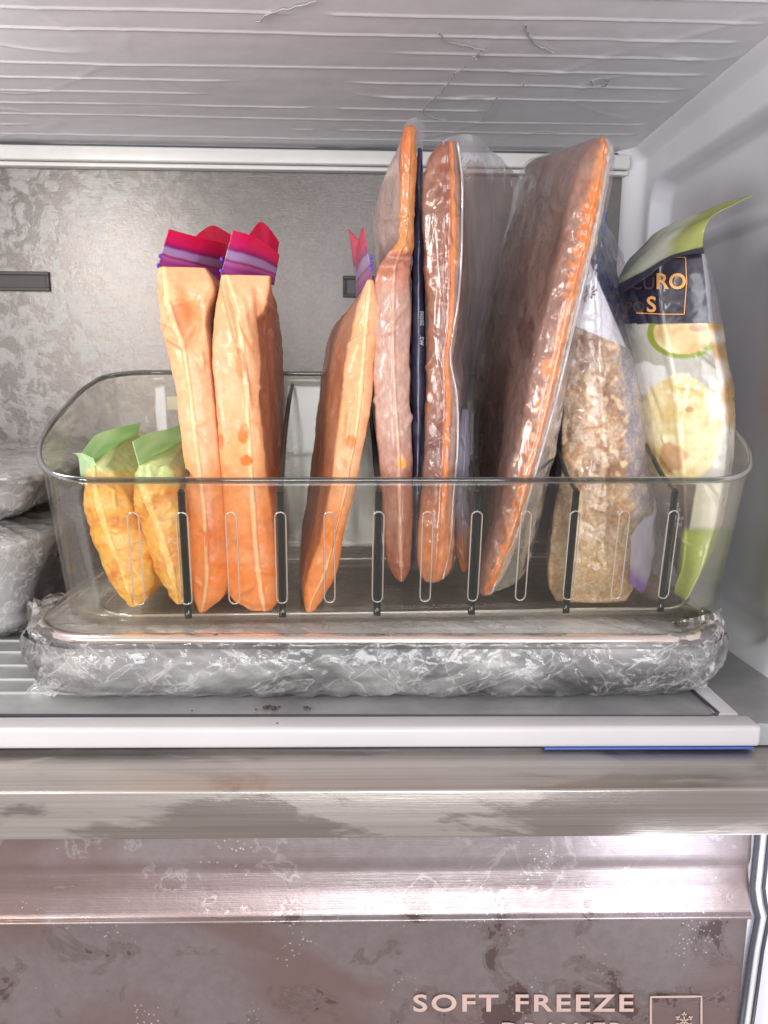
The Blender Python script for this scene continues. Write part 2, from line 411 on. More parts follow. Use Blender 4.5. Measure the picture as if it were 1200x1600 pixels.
M_steel_back = frost_metal('frosted_steel_wall', (0.155, 0.142, 0.136), (0.29, 0.283, 0.275), 95, 0.45, 0.60, 0.33, 0.45, True, 0.7, 0.85, 2, bm=0.15, xmask=(-0.24, -0.12, 0.12))
M_ceiling = frost_metal('rimed_ceiling', (0.80, 0.79, 0.82), (0.86, 0.85, 0.88), 14, 0.36, 0.66, 0.42, 0.55, False, 0.0, 0.7, 5, bm=0.05, aniso=(0.7, 1.2, 1), fa=(0.97, 1.02))
M_handle = frost_metal('brushed_steel_handle', (0.42, 0.385, 0.355), (0.455, 0.42, 0.39), 22, 0.47, 0.51, 0.30, 0.42, True, 0.9, 0.6, 9, bm=0.08, aniso=(0.4, 1, 1.2), fst=(0.025, 4, 4), fa=(0.88, 1.08))
M_panel = frost_metal('frosted_drawer_steel', (0.24, 0.18, 0.175), (0.40, 0.36, 0.37), 34, 0.41, 0.47, 0.30, 0.40, True, 0.9, 0.75, 3, 0.25, bm=0.12, specks=True, fa=(0.92, 1.05), zmask=(-0.104, -0.086), warm_reflect=(0.27, 0.185, 0.17))
M_shelf = frost_metal('grey_shelf_plate', (0.34, 0.34, 0.35), (0.45, 0.45, 0.46), 15, 0.45, 0.6, 0.3, 0.5, True, 0.35, 0.6, 8, bm=0.1)
M_white = plain('white_plastic', (0.52, 0.505, 0.52), 0.35, bmp=0.05, bs=80, var=0.03)
M_wallp = plain('grey_white_plastic', (0.78, 0.78, 0.83), 0.32, bmp=0.08, bs=60, var=0.05)
M_trim = plain('pale_trim_plastic', (0.62, 0.62, 0.61), 0.35, var=0.05)
M_dark = plain('dark_gasket', (0.06, 0.06, 0.075), 0.4)
M_blue = plain('blue_tape', (0.06, 0.12, 0.42), 0.45)
M_vent = plain('vent_grey', (0.055, 0.05, 0.048), 0.6)
M_acryl = film('clear_acrylic', (0.965, 0.958, 0.93), 0.015, (0.85, 0.80, 0.70), 0.10, 0.5, bst=0.0, fmax=0.25)
M_divid = film('clear_divider', (0.97, 0.97, 0.96), 0.02, (0.6, 0.58, 0.55), 0.05, 0.6, bst=0.0, fmax=0.3)
M_rim = film('acrylic_rim', (0.50, 0.53, 0.51), 0.03, (0.6, 0.6, 0.58), 0.06, 1.0, bst=0.0, fmax=0.5)
M_rib = film('acrylic_rib', (0.86, 0.86, 0.84), 0.35, (0.95, 0.92, 0.88), 0.08, 3.0, bst=0.0)
M_edge = plain('dark_acrylic_edge', (0.010, 0.016, 0.015), 0.16, 0, 0.0)
M_film = film('clear_film', (0.985, 0.98, 0.985), 0.02, (0.9, 0.88, 0.9), 0.09, 0.75, streak=0.07, sscale=40, bs=60, bst=0.4, st=(1, 1, .4), fmax=0.22)
M_film2 = film('milky_film', (0.95, 0.95, 0.97), 0.22, (0.80, 0.78, 0.84), 0.09, 1.3, streak=0.18, sscale=30, bs=40, bst=0.6, fmax=0.55)
def cling(name):
    m, t, o = newmat(name)
    def line(scale, wdt, rot, st, dist=0.25, off=(0, 0, 0)):
        c = nd(t, 'ShaderNodeTexCoord'); mp = nd(t, 'ShaderNodeMapping'); mp.inputs['Rotation'].default_value = rot; mp.inputs['Location'].default_value = off
        m2_ = nd(t, 'ShaderNodeMapping'); m2_.inputs['Scale'].default_value = st
        n = nd(t, 'ShaderNodeTexNoise'); n.inputs['Scale'].default_value = scale; n.inputs['Detail'].default_value = 4; n.inputs['Distortion'].default_value = dist; n.inputs['Roughness'].default_value = 0.6
        t.links.new(c.outputs['Object'], mp.inputs[0]); t.links.new(mp.outputs[0], m2_.inputs[0]); t.links.new(m2_.outputs[0], n.inputs['Vector'])
        a = nd(t, 'ShaderNodeMath', operation='SUBTRACT'); t.links.new(n.outputs[0], a.inputs[0]); a.inputs[1].default_value = 0.5
        b = nd(t, 'ShaderNodeMath', operation='ABSOLUTE'); t.links.new(a.outputs[0], b.inputs[0])
        return ramp(t, b.outputs[0], [(0.0, 1.0), (wdt, 0.2), (wdt * 4, 0.0)])
    l1 = line(26, 0.006, (0.3, 0.55, 0.2), (0.22, 1, 1)); l2 = line(34, 0.006, (0.1, -0.7, -0.4), (0.25, 1, 1), off=(3, 1, 2)); l3 = line(22, 0.005, (0.5, 0.08, 0.9), (0.2, 1, 1), off=(7, 3, 2))
    mx = nd(t, 'ShaderNodeMath', operation='MAXIMUM'); t.links.new(l1, mx.inputs[0]); t.links.new(l2, mx.inputs[1])
    mx2 = nd(t, 'ShaderNodeMath', operation='MAXIMUM'); t.links.new(mx.outputs[0], mx2.inputs[0]); t.links.new(l3, mx2.inputs[1])
    cloud = ramp(t, tex(t, 20, 7, 0.7, (0.6, 1, 1.3), 0.7), [(0.40, 0.06), (0.66, 0.44)])
    fac = nd(t, 'ShaderNodeMath', operation='MULTIPLY_ADD', use_clamp=True); t.links.new(mx2.outputs[0], fac.inputs[0]); fac.inputs[1].default_value = 0.30; t.links.new(cloud, fac.inputs[2])
    tr = nd(t, 'ShaderNodeBsdfTransparent'); tr.inputs[0].default_value = (0.97, 0.97, 0.97, 1)
    df = nd(t, 'ShaderNodeBsdfDiffuse'); df.inputs[0].default_value = (0.86, 0.85, 0.84, 1)
    tl = nd(t, 'ShaderNodeBsdfTranslucent'); tl.inputs[0].default_value = (0.86, 0.85, 0.84, 1)
    dm = nd(t, 'ShaderNodeMixShader'); dm.inputs[0].default_value = 0.3; t.links.new(df.outputs[0], dm.inputs[1]); t.links.new(tl.outputs[0], dm.inputs[2])
    m1 = nd(t, 'ShaderNodeMixShader'); t.links.new(fac.outputs[0], m1.inputs[0]); t.links.new(tr.outputs[0], m1.inputs[1]); t.links.new(dm.outputs[0], m1.inputs[2])
    nb = bump(t, mx2.outputs[0], 0.5, 0.0006, bump(t, tex(t, 38, 4, 0.55, (1, 1, 1.5), 1.0), 0.6, 0.002))
    fr = nd(t, 'ShaderNodeFresnel'); fr.inputs[0].default_value = 1.5; gs = nd(t, 'ShaderNodeBsdfGlossy'); gs.inputs['Roughness'].default_value = 0.12; gs.inputs[0].default_value = (1, 1, 1, 1)
    for q in (fr, gs): t.links.new(nb, q.inputs['Normal'])
    m2 = nd(t, 'ShaderNodeMixShader'); t.links.new(fr.outputs[0], m2.inputs[0]); t.links.new(m1.outputs[0], m2.inputs[1]); t.links.new(gs.outputs[0], m2.inputs[2])
    t.links.new(m2.outputs[0], o.inputs[0]); return m
M_cling = cling('cling_wrap')
M_pan = plain('dull_pan_metal', (0.42, 0.42, 0.43), 0.38, 0.7, bmp=0.3, bs=90, var=0.2)
M_panrim = plain('bright_pan_rim', (0.85, 0.74, 0.68), 0.22, 0.9, var=0.1)
M_side = plain('dark_tray_side', (0.18, 0.18, 0.185), 0.35, 0.3, bmp=0.2, bs=50, var=0.3)
M_lid = plain('bright_tray_metal', (0.80, 0.77, 0.74), 0.32, 0.5, bmp=0.4, bs=70, var=0.12)
M_pale = plain('pale_wrapped_pan', (0.66, 0.65, 0.64), 0.4, 0.2, bmp=0.3, bs=60, var=0.15)
M_foil = plain('dark_food', (0.26, 0.25, 0.24), 0.5, 0.2, bmp=0.5, bs=60, var=0.3)
M_soup = bagmat('frozen_soup', (0.84, 0.60, 0.44), 0.30, 38, 0.38, 0.62, 0.52, 0.16, 0.22, 120, 0.0, gam=1.28)
M_yel = bagmat('frozen_puree', (0.80, 0.56, 0.30), 0.5, 60, 0.4, 0.7, 0.48, 0.2, 0.35, 160, 0.0, gam=1.2)
M_chili = bagmat('frozen_chili', (0.50, 0.38, 0.33), 0.28, 70, 0.42, 0.68, 0.4, 0.50, 0.25, 150, 0.0, st=(1, 1, 0.5), mott=0.3, gam=1.22)
M_meat = bagmat('shredded_meat', (0.80, 0.68, 0.55), 0.6, 90, 0.42, 0.62, 0.42, 0.4, 1.0, 110, 0.08, mott=0.4)
M_print = bagmat('printed_film', (0.9, 0.9, 0.9), 0.06, 50, 0.5, 0.7, 0.40, 0.3, 0.10, 50, 0.0, mott=0.08, gam=1.2)
M_zip = None
def zipmat(name, alpha=0.28, rough=0.22):
    m, t, o = newmat(name); at = nd(t, 'ShaderNodeAttribute', attribute_name='Col')
    p = nd(t, 'ShaderNodeBsdfPrincipled'); setp(t, p, Base_Color=at.outputs['Color'], Roughness=rough, Coat_Weight=0.4)
    setp(t, p, Normal=bump(t, tex(t, 40, 4, 0.6, (1, 1, 12)), 0.3, 0.0006))
    tr = nd(t, 'ShaderNodeBsdfTransparent'); tl = nd(t, 'ShaderNodeBsdfTranslucent'); t.links.new(at.outputs['Color'], tr.inputs[0]); t.links.new(at.outputs['Color'], tl.inputs[0])
    a = nd(t, 'ShaderNodeMixShader'); a.inputs[0].default_value = 0.35; t.links.new(p.outputs[0], a.inputs[1]); t.links.new(tl.outputs[0], a.inputs[2])
    b = nd(t, 'ShaderNodeMixShader'); b.inputs[0].default_value = alpha; t.links.new(a.outputs[0], b.inputs[1]); t.links.new(tr.outputs[0], b.inputs[2])
    t.links.new(b.outputs[0], o.inputs[0]); return m
M_zip = zipmat('coloured_zip_plastic'); M_green = zipmat('green_zip_plastic', 0.25, 0.35)
M_gold = plain('gold_ink', S(222, 160, 92), 0.4)
M_goldf = plain('faded_gold_ink', S(92, 76, 72), 0.4)
M_black = plain('black_ink', (0.012, 0.012, 0.015), 0.5)
M_whiteink = plain('white_ink', (0.6, 0.6, 0.63), 0.5)
M_letter = plain('etched_letter', S(214, 186, 176), 0.45, 0.3)
M_purple = plain('violet_ink', S(92, 60, 190), 0.4)
M_cream = plain('cream_sticker', (0.62, 0.6, 0.45), 0.5)

# ------------------------------------------------------------------ setting: freezer interior
YW = 0.70; ZC = P(300, 229, YW).z; XR = 0.236
# back wall
bwall = struct(link('back_wall', box(-0.45, XR + 0.05, YW, YW + 0.01, -0.02, ZC + 0.02), M_steel_back, None, False))
def vent(pxa, pya, pxb, pyb, dark):
    a = P(pxa, pya, YW); b = P(pxb, pyb, YW); z0, z1 = b.z, a.z; x0, x1 = a.x, b.x; t = 0.003
    fr = join_meshes([box(x0 - t, x1 + t, YW - 0.0035, YW - 0.0002, z1, z1 + t, .0006), box(x0 - t, x1 + t, YW - 0.0035, YW - 0.0002, z0 - t, z0, .0006),
                      box(x1 - .0001, x1 + t, YW - 0.0032, YW - 0.0002, z0, z1, .0006), box(x0 - t, x0 + .0001, YW - 0.0032, YW - 0.0002, z0, z1, .0006)])
    link('vent_frame', fr, M_vent, bwall)
    link('vent_plate', box(x0, x1, YW - 0.0012, YW - 0.0004, z0, z1), dark, bwall, False)
vent(-60, 429, 74, 450, M_vent); vent(541, 437, 600, 460, M_dark)
# ceiling with ribs
def ceil_mesh():
    V = []; Fc = []; nx, ny = 260, 420; x0, x1, y0, y1 = -0.45, XR + 0.03, 0.20, YW
    for j in range(ny + 1):
        y = y0 + (y1 - y0) * j / ny
        for i in range(nx + 1):
            x = x0 + (x1 - x0) * i / nx
            h = 0.0
            k = (YW - 0.028 - y) / 0.0245; r = k - round(k); ri = int(round(k))
            if abs(r) < 0.09:
                # broken ribs
                ph = 0.5 + 0.5 * N(ri * 3.7, x * 4.5, 1.3)
                g = sst(0.42, 0.46, ph) * sst(XR - 0.02 - 0.002 * (ri % 3), XR - 0.026, x)
                if (ri % 2) and abs(x + 0.03) < 0.012: g = 0
                h = 0.0007 * g * (0.5 + 0.5 * math.cos(math.pi * r / 0.09))
            h += 0.0006 * N(x * 9, y * 12, 0) + 0.0002 * N(x * 30, y * 60, 2)
            c = abs(N(x * 14 + 3, y * 14, 7)); h += 0.0005 * max(0, 0.05 - c) / 0.05 * (0.5 + N(x * 5, y * 5, 9))
            V.append((x, y, ZC - h))
    for j in range(ny):
        for i in range(nx):
            a = j * (nx + 1) + i; Fc.append((a, a + nx + 1, a + nx + 2, a + 1))
    return mesh(V, Fc)
ceiling = struct(link('ceiling', ceil_mesh(), M_ceiling))
struct(link('ceiling_slab', box(-0.5, 0.5, 0.18, YW + 0.02, ZC + 0.004, ZC + 0.03), M_trim, None, False))
# dark cracks of ice on the ceiling
def crack(pts, r=0.00035):
    ps = []
    for a, b in zip(pts[:-1], pts[1:]):
        for k in range(5):
            f = k / 5; ps.append((a[0] + (b[0] - a[0]) * f + random.uniform(-2.4, 2.4), a[1] + (b[1] - a[1]) * f + random.uniform(-1.6, 1.6)))
    ps.append(pts[-1]); W = []
    for px, py in ps:
        d = MR @ Vector(((px - 600) / F, -(py - 800) / F, -1)); t = (ZC - 0.0012 - CAM.z) / d.z; W.append(CAM + d * t)
    return tube(W, r, n=5)
cr_ = join_meshes([crack([(728, 105), (712, 115), (700, 130), (690, 145), (672, 158), (660, 172), (668, 182), (697, 188)]), crack([(744, 92), (752, 82), (738, 90)]),
                   crack([(820, 38), (826, 55), (840, 72), (865, 82)], 0.0005), crack([(778, 152), (765, 175), (750, 188)], 0.0003), crack([(400, 35), (425, 20), (455, 12), (495, 2)], 0.0005),
                   crack([(684, 50), (700, 65), (730, 72), (758, 78)], 0.0004), crack([(924, 125), (935, 122), (950, 125), (945, 134), (928, 136), (924, 126)], 0.0003), crack([(816, 132), (822, 134)], 0.0006)])
link('ice_crack', cr_, plain('crack_grey', (0.42, 0.41, 0.42), 0.5), ceiling)
# trim bar across the top of the back wall
zt0, zt1 = P(300, 262, YW - 0.012).z, P(300, 231, YW - 0.012).z
link('trim_bar', join_meshes([box(-0.45, XR - 0.012, YW - 0.014, YW - 0.0005, zt0 + 0.004, zt1, 0.0015), box(-0.45, XR - 0.012, YW - 0.010, YW - 0.0005, zt0, zt0 + 0.0035, 0.001)]), M_trim, bwall)
link('trim_gap', box(-0.45, XR, YW - 0.006, YW - 0.0005, zt1 + 0.0002, ZC - 0.001), M_dark, bwall, False)
# right wall: moulded liner with a recessed panel
def wall_mesh():
    V = []; Fc = []; y0, y1, z0, z1 = 0.20, YW, -0.035, ZC + 0.003; ny, nz_ = 200, 170
    ztop = P(1100, 250, 0.55).z; ztop = 0.323
    for j in range(nz_ + 1):
        z = z0 + (z1 - z0) * j / nz_
        for i in range(ny + 1):
            y = y0 + (y1 - y0) * i / ny
            # rounded-rect recess
            cy0, cy1, cz0, cz1 = 0.455 - 0.03 * (1 - z / 0.3), 0.665, 0.012, ztop - 0.02
            dx_ = max(cy0 + .02 - y, 0, y - (cy1 - .02)); dz_ = max(cz0 + .02 - z, 0, z - (cz1))
            d = math.hypot(dx_, dz_) - 0.02
            rec = 1 - sst(-0.004, 0.004, d)
            x = XR + 0.016 * rec + 0.006 * sst(0.50, 0.3, y)
            # shallow guide rib in the recess
            x -= 0.003 * rec * (sst(0.262, 0.266, z) - sst(0.272, 0.276, z)) * sst(0.62, 0.60, y)
            x -= 0.014 * sst(YW - 0.022, YW, y) + 0.012 * sst(ZC - 0.012, ZC + 0.003, z) + 0.010 * sst(0.014, -0.004, z)
            V.append((x, y, z))
    for j in range(nz_):
        for i in range(ny):
            a = j * (ny + 1) + i; Fc.append((a, a + ny + 1, a + ny + 2, a + 1))
    return mesh(V, Fc)
struct(link('side_wall', wall_mesh(), M_wallp))
struct(link('side_wall', box(XR + 0.03, XR + 0.05, 0.2, YW + 0.02, -0.5, ZC + 0.03), M_wallp, None, False))
struct(link('side_wall', box(-0.45, -0.44, 0.12, YW, -0.5, ZC + 0.02), M_wallp, None, False))
# shelf
YF = P(600, 1136, 1).y
dsh = MR @ Vector((0, -(1136 - 800) / F, -1)); YF = -CAM.z / dsh.z * dsh.y
shelf = struct(link('shelf', box(-0.45, XR + 0.02, YF + 0.004, YW, -0.012, -0.0006), M_shelf, None, False))
def floor_pt(px, py, z=0.0):
    d = MR @ Vector(((px - 600) / F, -(py - 800) / F, -1)); return CAM + d * ((z - CAM.z) / d.z)
grs = []
for k, (py) in enumerate((985, 1001, 1019, 1040, 1062, 1083)):
    a = floor_pt(-150, py); b = floor_pt(150 + 30 * k, py)
    grs.append(box(a.x, b.x, a.y - 0.0009, a.y + 0.0009, -0.001, 0.0007, 0.0005, 2))
link('rib', join_meshes(grs), plain('grey_rib', (0.42, 0.42, 0.43), 0.4), shelf)
# raised border of the shelf insert
bA = floor_pt(-200, 1118); bB = floor_pt(1128, 1120); bC = floor_pt(1100, 1085); bD = floor_pt(960, 900)
link('border_line', tube([(bA.x, bA.y, 0), (bB.x - .006, bB.y, 0), (bB.x, bB.y + .004, 0), (bB.x - 0.001, bC.y, 0), (bB.x - .002, 0.66, 0)], 0.0010, n=6), M_dark, shelf)
# white front profile
xe = floor_pt(1150, 1136).x
zpf = P(600, 1170, YF - 0.002).z
pr = box(-0.45, P(1187, 1150, YF).x, YF - 0.002, YF + 0.012, zpf, 0.0006, 0.0022, 4)
fr = link('front_profile', pr, M_white, shelf)
link('side_profile', box(0.178, 0.1895, YF + 0.013, 0.66, -0.0075, 0.0004, 0.0012, 2), M_white, shelf)
link('blue_strip', box(P(850, 1170, YF).x, P(1175, 1170, YF).x, YF - 0.0016, YF + 0.004, zpf - 0.0011, zpf - 0.0001, 0.0002), M_blue, shelf)
# crumbs under the tray edge
M_crumb = plain('crumb_brown', (0.07, 0.035, 0.02), 0.7)
for px, py, sz in ((415, 1107, 1.2), (421, 1105, .8), (428, 1108, 1.4), (436, 1106, .7), (433, 1132, .5), (478, 1107, 1.0), (484, 1109, .7), (400, 1110, .6), (300, 1112, .5)):
    q = floor_pt(px, py); bm = bmesh.new()
    bmesh.ops.create_icosphere(bm, subdivisions=1, radius=0.0012, matrix=Matrix.Translation((q.x, q.y, 0.0006)) @ Matrix.Diagonal((sz * random.uniform(.8, 1.5), sz, sz * .6, 1)))
    me = bpy.data.meshes.new('crumb'); bm.to_mesh(me); bm.free(); o = link('crumb', me, M_crumb)
    o['label'] = 'tiny dark brown crumb on the shelf in front of the wrapped tray'; o['category'] = 'crumb'; o['group'] = 'crumbs on the shelf'

# ------------------------------------------------------------------ drawer below
drawer = thing('lower_freezer', (0, 0.34, -0.30), 'frosted steel freezer drawer with wide square bar handle below the shelf', 'drawer')
zh = min(-0.0125, zpf - 0.002)
d1 = MR @ Vector((0, -(1235 - 800) / F, -1)); Yh = (zh - CAM.z) / d1.z * d1.y
hz0 = P(600, 1309, Yh + 0.0005).z
h1 = link('handle', box(-0.45, 0.45, Yh, YF + 0.006, hz0, zh, 0.0012, 3), M_handle, drawer)
Yp = YF + 0.012
def panel_mesh():
    zs = []
    zl = P(600, 1432, Yp).z
    prof = [(Yp + 0.004, hz0 + 0.02), (Yp + 0.004, P(600, 1312, Yp).z), (Yp + 0.003, P(600, 1352, Yp).z), (Yp + 0.0045, P(600, 1365, Yp).z), (Yp + 0.002, P(600, 1395, Yp).z), (Yp - 0.002, P(600, 1425, Yp).z), (Yp - 0.0042, zl + 0.0008), (Yp - 0.0042, zl - 0.0004), (Yp - 0.001, zl - 0.0016), (Yp, zl - 0.003), (Yp, -0.5)]
    V = []; Fc = []
    xs = [-0.45 + (0.20 + 0.45) * i / 60 for i in range(61)]
    pp = []
    for a, b in zip(prof[:-1], prof[1:]):
        for k in range(5): pp.append((a[0] + (b[0] - a[0]) * k / 5, a[1] + (b[1] - a[1]) * k / 5))
    pp.append(prof[-1])
    xr0 = XZ(1178, P(1180, 1340, Yp).z, Yp)
    for (y, z) in pp:
        for i in range(61):
            x = -0.45 + (xr0 + 0.45) * i / 60
            V.append((x, y, z))
    for j in range(len(pp) - 1):
        for i in range(60):
            a = j * 61 + i; Fc.append((a, a + 61, a + 62, a + 1))
    return mesh(V, Fc), xr0
pm, xr0 = panel_mesh()
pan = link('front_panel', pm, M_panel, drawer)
# right edge with dark gaskets
za, zb, zc = P(1180, 1312, Yp).z, P(1180, 1385, Yp).z, P(1190, 1430, Yp).z
for dx_, r, m in ((0.0, 0.0014, M_dark), (0.003, 0.0014, M_trim), (0.0062, 0.0010, M_dark)):
    pts = [(xr0 + dx_, Yp - 0.001, hz0 + .01), (xr0 + dx_, Yp - 0.001, zb), (xr0 + dx_ + .0018, Yp - 0.001, (zb + zc) / 2), (xr0 + dx_ + .0045, Yp - 0.001, zc), (xr0 + dx_ + .003, Yp - .001, zc - .02), (xr0 + dx_ + .001, Yp - .001, -0.2)]
    link('gasket', tube(pts, r), m, drawer)
link('frame_edge', box(xr0, XR + 0.06, Yp + 0.003, Yp + 0.02, -0.5, hz0 + 0.03), M_wallp, drawer, False)
# lettering
def decal_plane(src, Y):
    vs, fs = src
    return mesh([P(px, py, Y) for px, py in vs], fs)
tx = text_src('SOFT FREEZE', 645, 1580, 37, bold=0.022, sx=1.12, spacing=1.20)
x1 = max(v[0] for v in tx[0]); k = (990 - 645) / (x1 - 645)
tx = ([(645 + (v[0] - 645) * k, v[1]) for v in tx[0]], tx[1])
link('lettering', decal_plane(tx, Yp - 0.0006), M_letter, drawer, False)
tx = text_src('DRAWER', 782, 1624, 37, bold=0.022, sx=1.12, spacing=1.20)
link('lettering', decal_plane(tx, Yp - 0.0006), M_letter, drawer, False)
ic = [stroke_src([(1017, 1640), (1017, 1558), (1096, 1557), (1096, 1640)], 3.2)]
cx, cy = 1069, 1596
for a in range(6):
    ca, sa = math.cos(math.radians(a * 60 + 30)), math.sin(math.radians(a * 60 + 30))
    ic.append(stroke_src([(cx, cy), (cx + 15 * ca, cy + 15 * sa)], 2.2, 2))
    for s in (-1, 1):
        cb, sb_ = math.cos(math.radians(a * 60 + 30 + s * 40)), math.sin(math.radians(a * 60 + 30 + s * 40))
        ic.append(stroke_src([(cx + 8 * ca, cy + 8 * sa), (cx + 8 * ca + 5 * cb, cy + 8 * sa + 5 * sb_)], 2, 2))
link('snowflake_icon', decal_plane(merge_src(*ic), Yp - 0.0006), M_letter, drawer, False)

# ------------------------------------------------------------------ rounded tray + cling wrap
def rrect(w_, d_, r, n=14, m=26):
    """closed outline, starts front-left, goes counter clockwise seen from above"""
    pts = []
    hw, hd = w_ / 2, d_ / 2
    cs = [(-hw + r, -hd + r, 180), (hw - r, -hd + r, 270), (hw - r, hd - r, 0), (-hw + r, hd - r, 90)]
    for k, (cx, cy, a0) in enumerate(cs):
        for i in range(n + 1):
            a = math.radians(a0 + 90 * i / n); pts.append((cx + r * math.cos(a), cy + r * math.sin(a)))
        nx_, ny_, na = cs[(k + 1) % 4]; a = math.radians(na)
        e_ = (nx_ + r * math.cos(a), ny_ + r * math.sin(a)); s_ = pts[-1]
        for i in range(1, m): pts.append((s_[0] + (e_[0] - s_[0]) * i / m, s_[1] + (e_[1] - s_[1]) * i / m))
    return pts
def shell(cx, cy, w_, d_, r, prof, n=14, m=26, top=True, rot=0.0, amp=None, seed=0, bottom=True, drape=None):
    """prof: list of (inset, z). closed ring surface"""
    V = []; Fc = []; cnt = None
    ca, sa = math.cos(rot), math.sin(rot)
    for (ins, z) in prof:
        ring = rrect(w_ - 2 * ins, d_ - 2 * ins, max(0.003, r - ins), n, m); cnt = len(ring)
        for x, y in ring: V.append(Vector((cx + x * ca - y * sa, cy + x * sa + y * ca, z)))
    for j in range(len(prof) - 1):
        for i in range(cnt):
            a = j * cnt + i; b = j * cnt + (i + 1) % cnt
            Fc.append((a, a + cnt, b + cnt, b))
    if top: Fc.append(tuple(range(cnt)))
    if bottom: Fc.append(tuple((len(prof) - 1) * cnt + i for i in reversed(range(cnt))))
    me = mesh(V, Fc)
    if amp:
        nr = [v.normal.copy() for v in me.vertices]; a1, k1, a2, k2 = amp
        for i, v in enumerate(me.vertices):
            q = v.co * k1 + Vector((seed, 0, 0))
            h = a1 * noise.noise(q) + a2 * (0.45 - abs(noise.noise(v.co * k2 + Vector((seed, 3, 1)))) - 0.5 * abs(noise.noise(v.co * k2 * 2.3 + Vector((0, seed, 1))))) 
            h += a2 * 0.4 * (0.3 - abs(noise.noise(v.co * k2 * 4.7 + Vector((1, seed, 5)))))
            sg = 1 if noise.noise(v.co * 9 + Vector((seed, 2, 2))) > 0 else -1
            ua = (v.co.x + v.co.y) * .8 + sg * v.co.z * 1.3; wa = v.co.z * .8 - sg * (v.co.x + v.co.y) * .5
            h += a2 * 0.8 * (0.4 - abs(noise.noise(Vector((ua * 95, wa * 22, seed * 1.7)))))
            v.co = v.co + nr[i] * h
            if v.co.z < 0.0006 and v.co.z > -0.01: v.co.z = 0.0006
        me.update()
    return me
def densify(prof, k):
    o_ = []
    for a, b in zip(prof[:-1], prof[1:]):
        for i in range(k): o_.append((a[0] + (b[0] - a[0]) * i / k, a[1] + (b[1] - a[1]) * i / k))
    o_.append(prof[-1]); return o_
HT = 0.0365   # tray top height
yq = floor_pt(600, 990, HT).y; tl = P(64, 950, yq + .045); tl.y = yq; trr = P(1108, 950, yq + .045)
TW = trr.x - tl.x; TX = (trr.x + tl.x) / 2; YT = tl.y
TD = 0.225
tray = thing('wrapped_tray', (TX, YT + TD / 2, 0), 'shallow metal baking tray in crumpled cling wrap lying under the clear bin', 'tray')
tp = [(0.0, HT - 0.0035), (0.0005, HT - 0.0022), (0.0025, HT - 0.0018), (0.006, HT - 0.002), (0.008, HT - 0.006), (0.012, 0.012), (0.018, 0.005), (0.028, 0.0035)]
link('pan', shell(TX, YT + TD / 2, TW - 0.012, TD, 0.038, [(0.05, HT - 0.0055), (0.0085, HT - 0.0050), (0.0082, HT - 0.004)] + tp[4:], top=True), M_side, tray)
link('pan_top', shell(TX, YT + TD / 2, TW - 0.02, TD - .01, 0.036, [(0.0, HT - 0.0034), (0.0, HT - 0.0042)], top=True), M_lid, tray)
rim_pts = [Vector((TX + x, YT + TD / 2 + y, HT - 0.0030)) for x, y in rrect(TW - 0.014, TD, 0.038, 12, 20)]
link('pan_rim', tube(rim_pts, 0.0022, True, flat=(0.0045, 0.0030)), M_panrim, tray)
cp = densify([(0.09, HT - 0.0012), (0.06, HT - 0.0014), (0.03, HT - 0.0012), (0.012, HT - 0.001), (0.002, HT - 0.0012), (-0.001, HT - 0.0045), (0.0, HT - 0.012), (0.002, HT - 0.02), (0.006, 0.007), (0.012, 0.0015), (0.03, 0.0012)], 6)
wr = link('cling_wrap', shell(TX, YT + TD / 2, TW, TD + 0.006, 0.042, cp, n=22, m=110, top=True, amp=(0.0008, 26, 0.0017, 60), seed=4, bottom=False), M_cling, tray)
# second looser layer
cp2 = densify([(-0.001, HT - 0.0065), (-0.003, HT - 0.013), (-0.002, HT - 0.02), (0.003, 0.006), (0.009, 0.0016)], 7)
link('cling_wrap', shell(TX, YT + TD / 2, TW + 0.002, TD + 0.008, 0.042, cp2, n=22, m=120, top=False, amp=(0.0014, 16, 0.0030, 40), seed=11, bottom=False), M_cling, tray)
# loose twisted ends of wrap at the left and the right corner
def tail(grid, seed, a=(0.004, 45, 0.005, 60)):
    return patch(grid, 46, 46, a, None, seed)
link('wrap_tail', join_meshes([
    tail([[(52, 930, .44), (78, 918, .45), (112, 925, .45)], [(48, 985, .40), (80, 1000, .395), (140, 1030, .385)], [(70, 1040, .395), (110, 1050, .388), (170, 1085, .383)], [(92, 1060, .40), (130, 1070, .39), (190, 1098, .386)]], 2),
    tail([[(72, 1035, .395), (95, 1030, .39), (125, 1055, .386)], [(55, 1060, .39), (85, 1068, .385), (120, 1072, .384)], [(40, 1080, .388), (66, 1104, .384), (95, 1078, .384)]], 5, (0.002, 60, 0.004, 90)),
    tail([[(62, 985, .40), (48, 965, .41), (58, 945, .415)], [(54, 1005, .398), (40, 968, .405), (46, 938, .41)]], 8, (0.002, 60, 0.003, 90))]), M_cling, tray)
link('wrap_tail', tail([[(1050, 972, .395), (1104, 960, .40), (1134, 950, .41)], [(1045, 1030, .385), (1100, 1020, .39), (1128, 1010, .40)], [(1040, 1085, .382), (1085, 1075, .388), (1105, 1082, .39)]], 9), M_cling, tray)

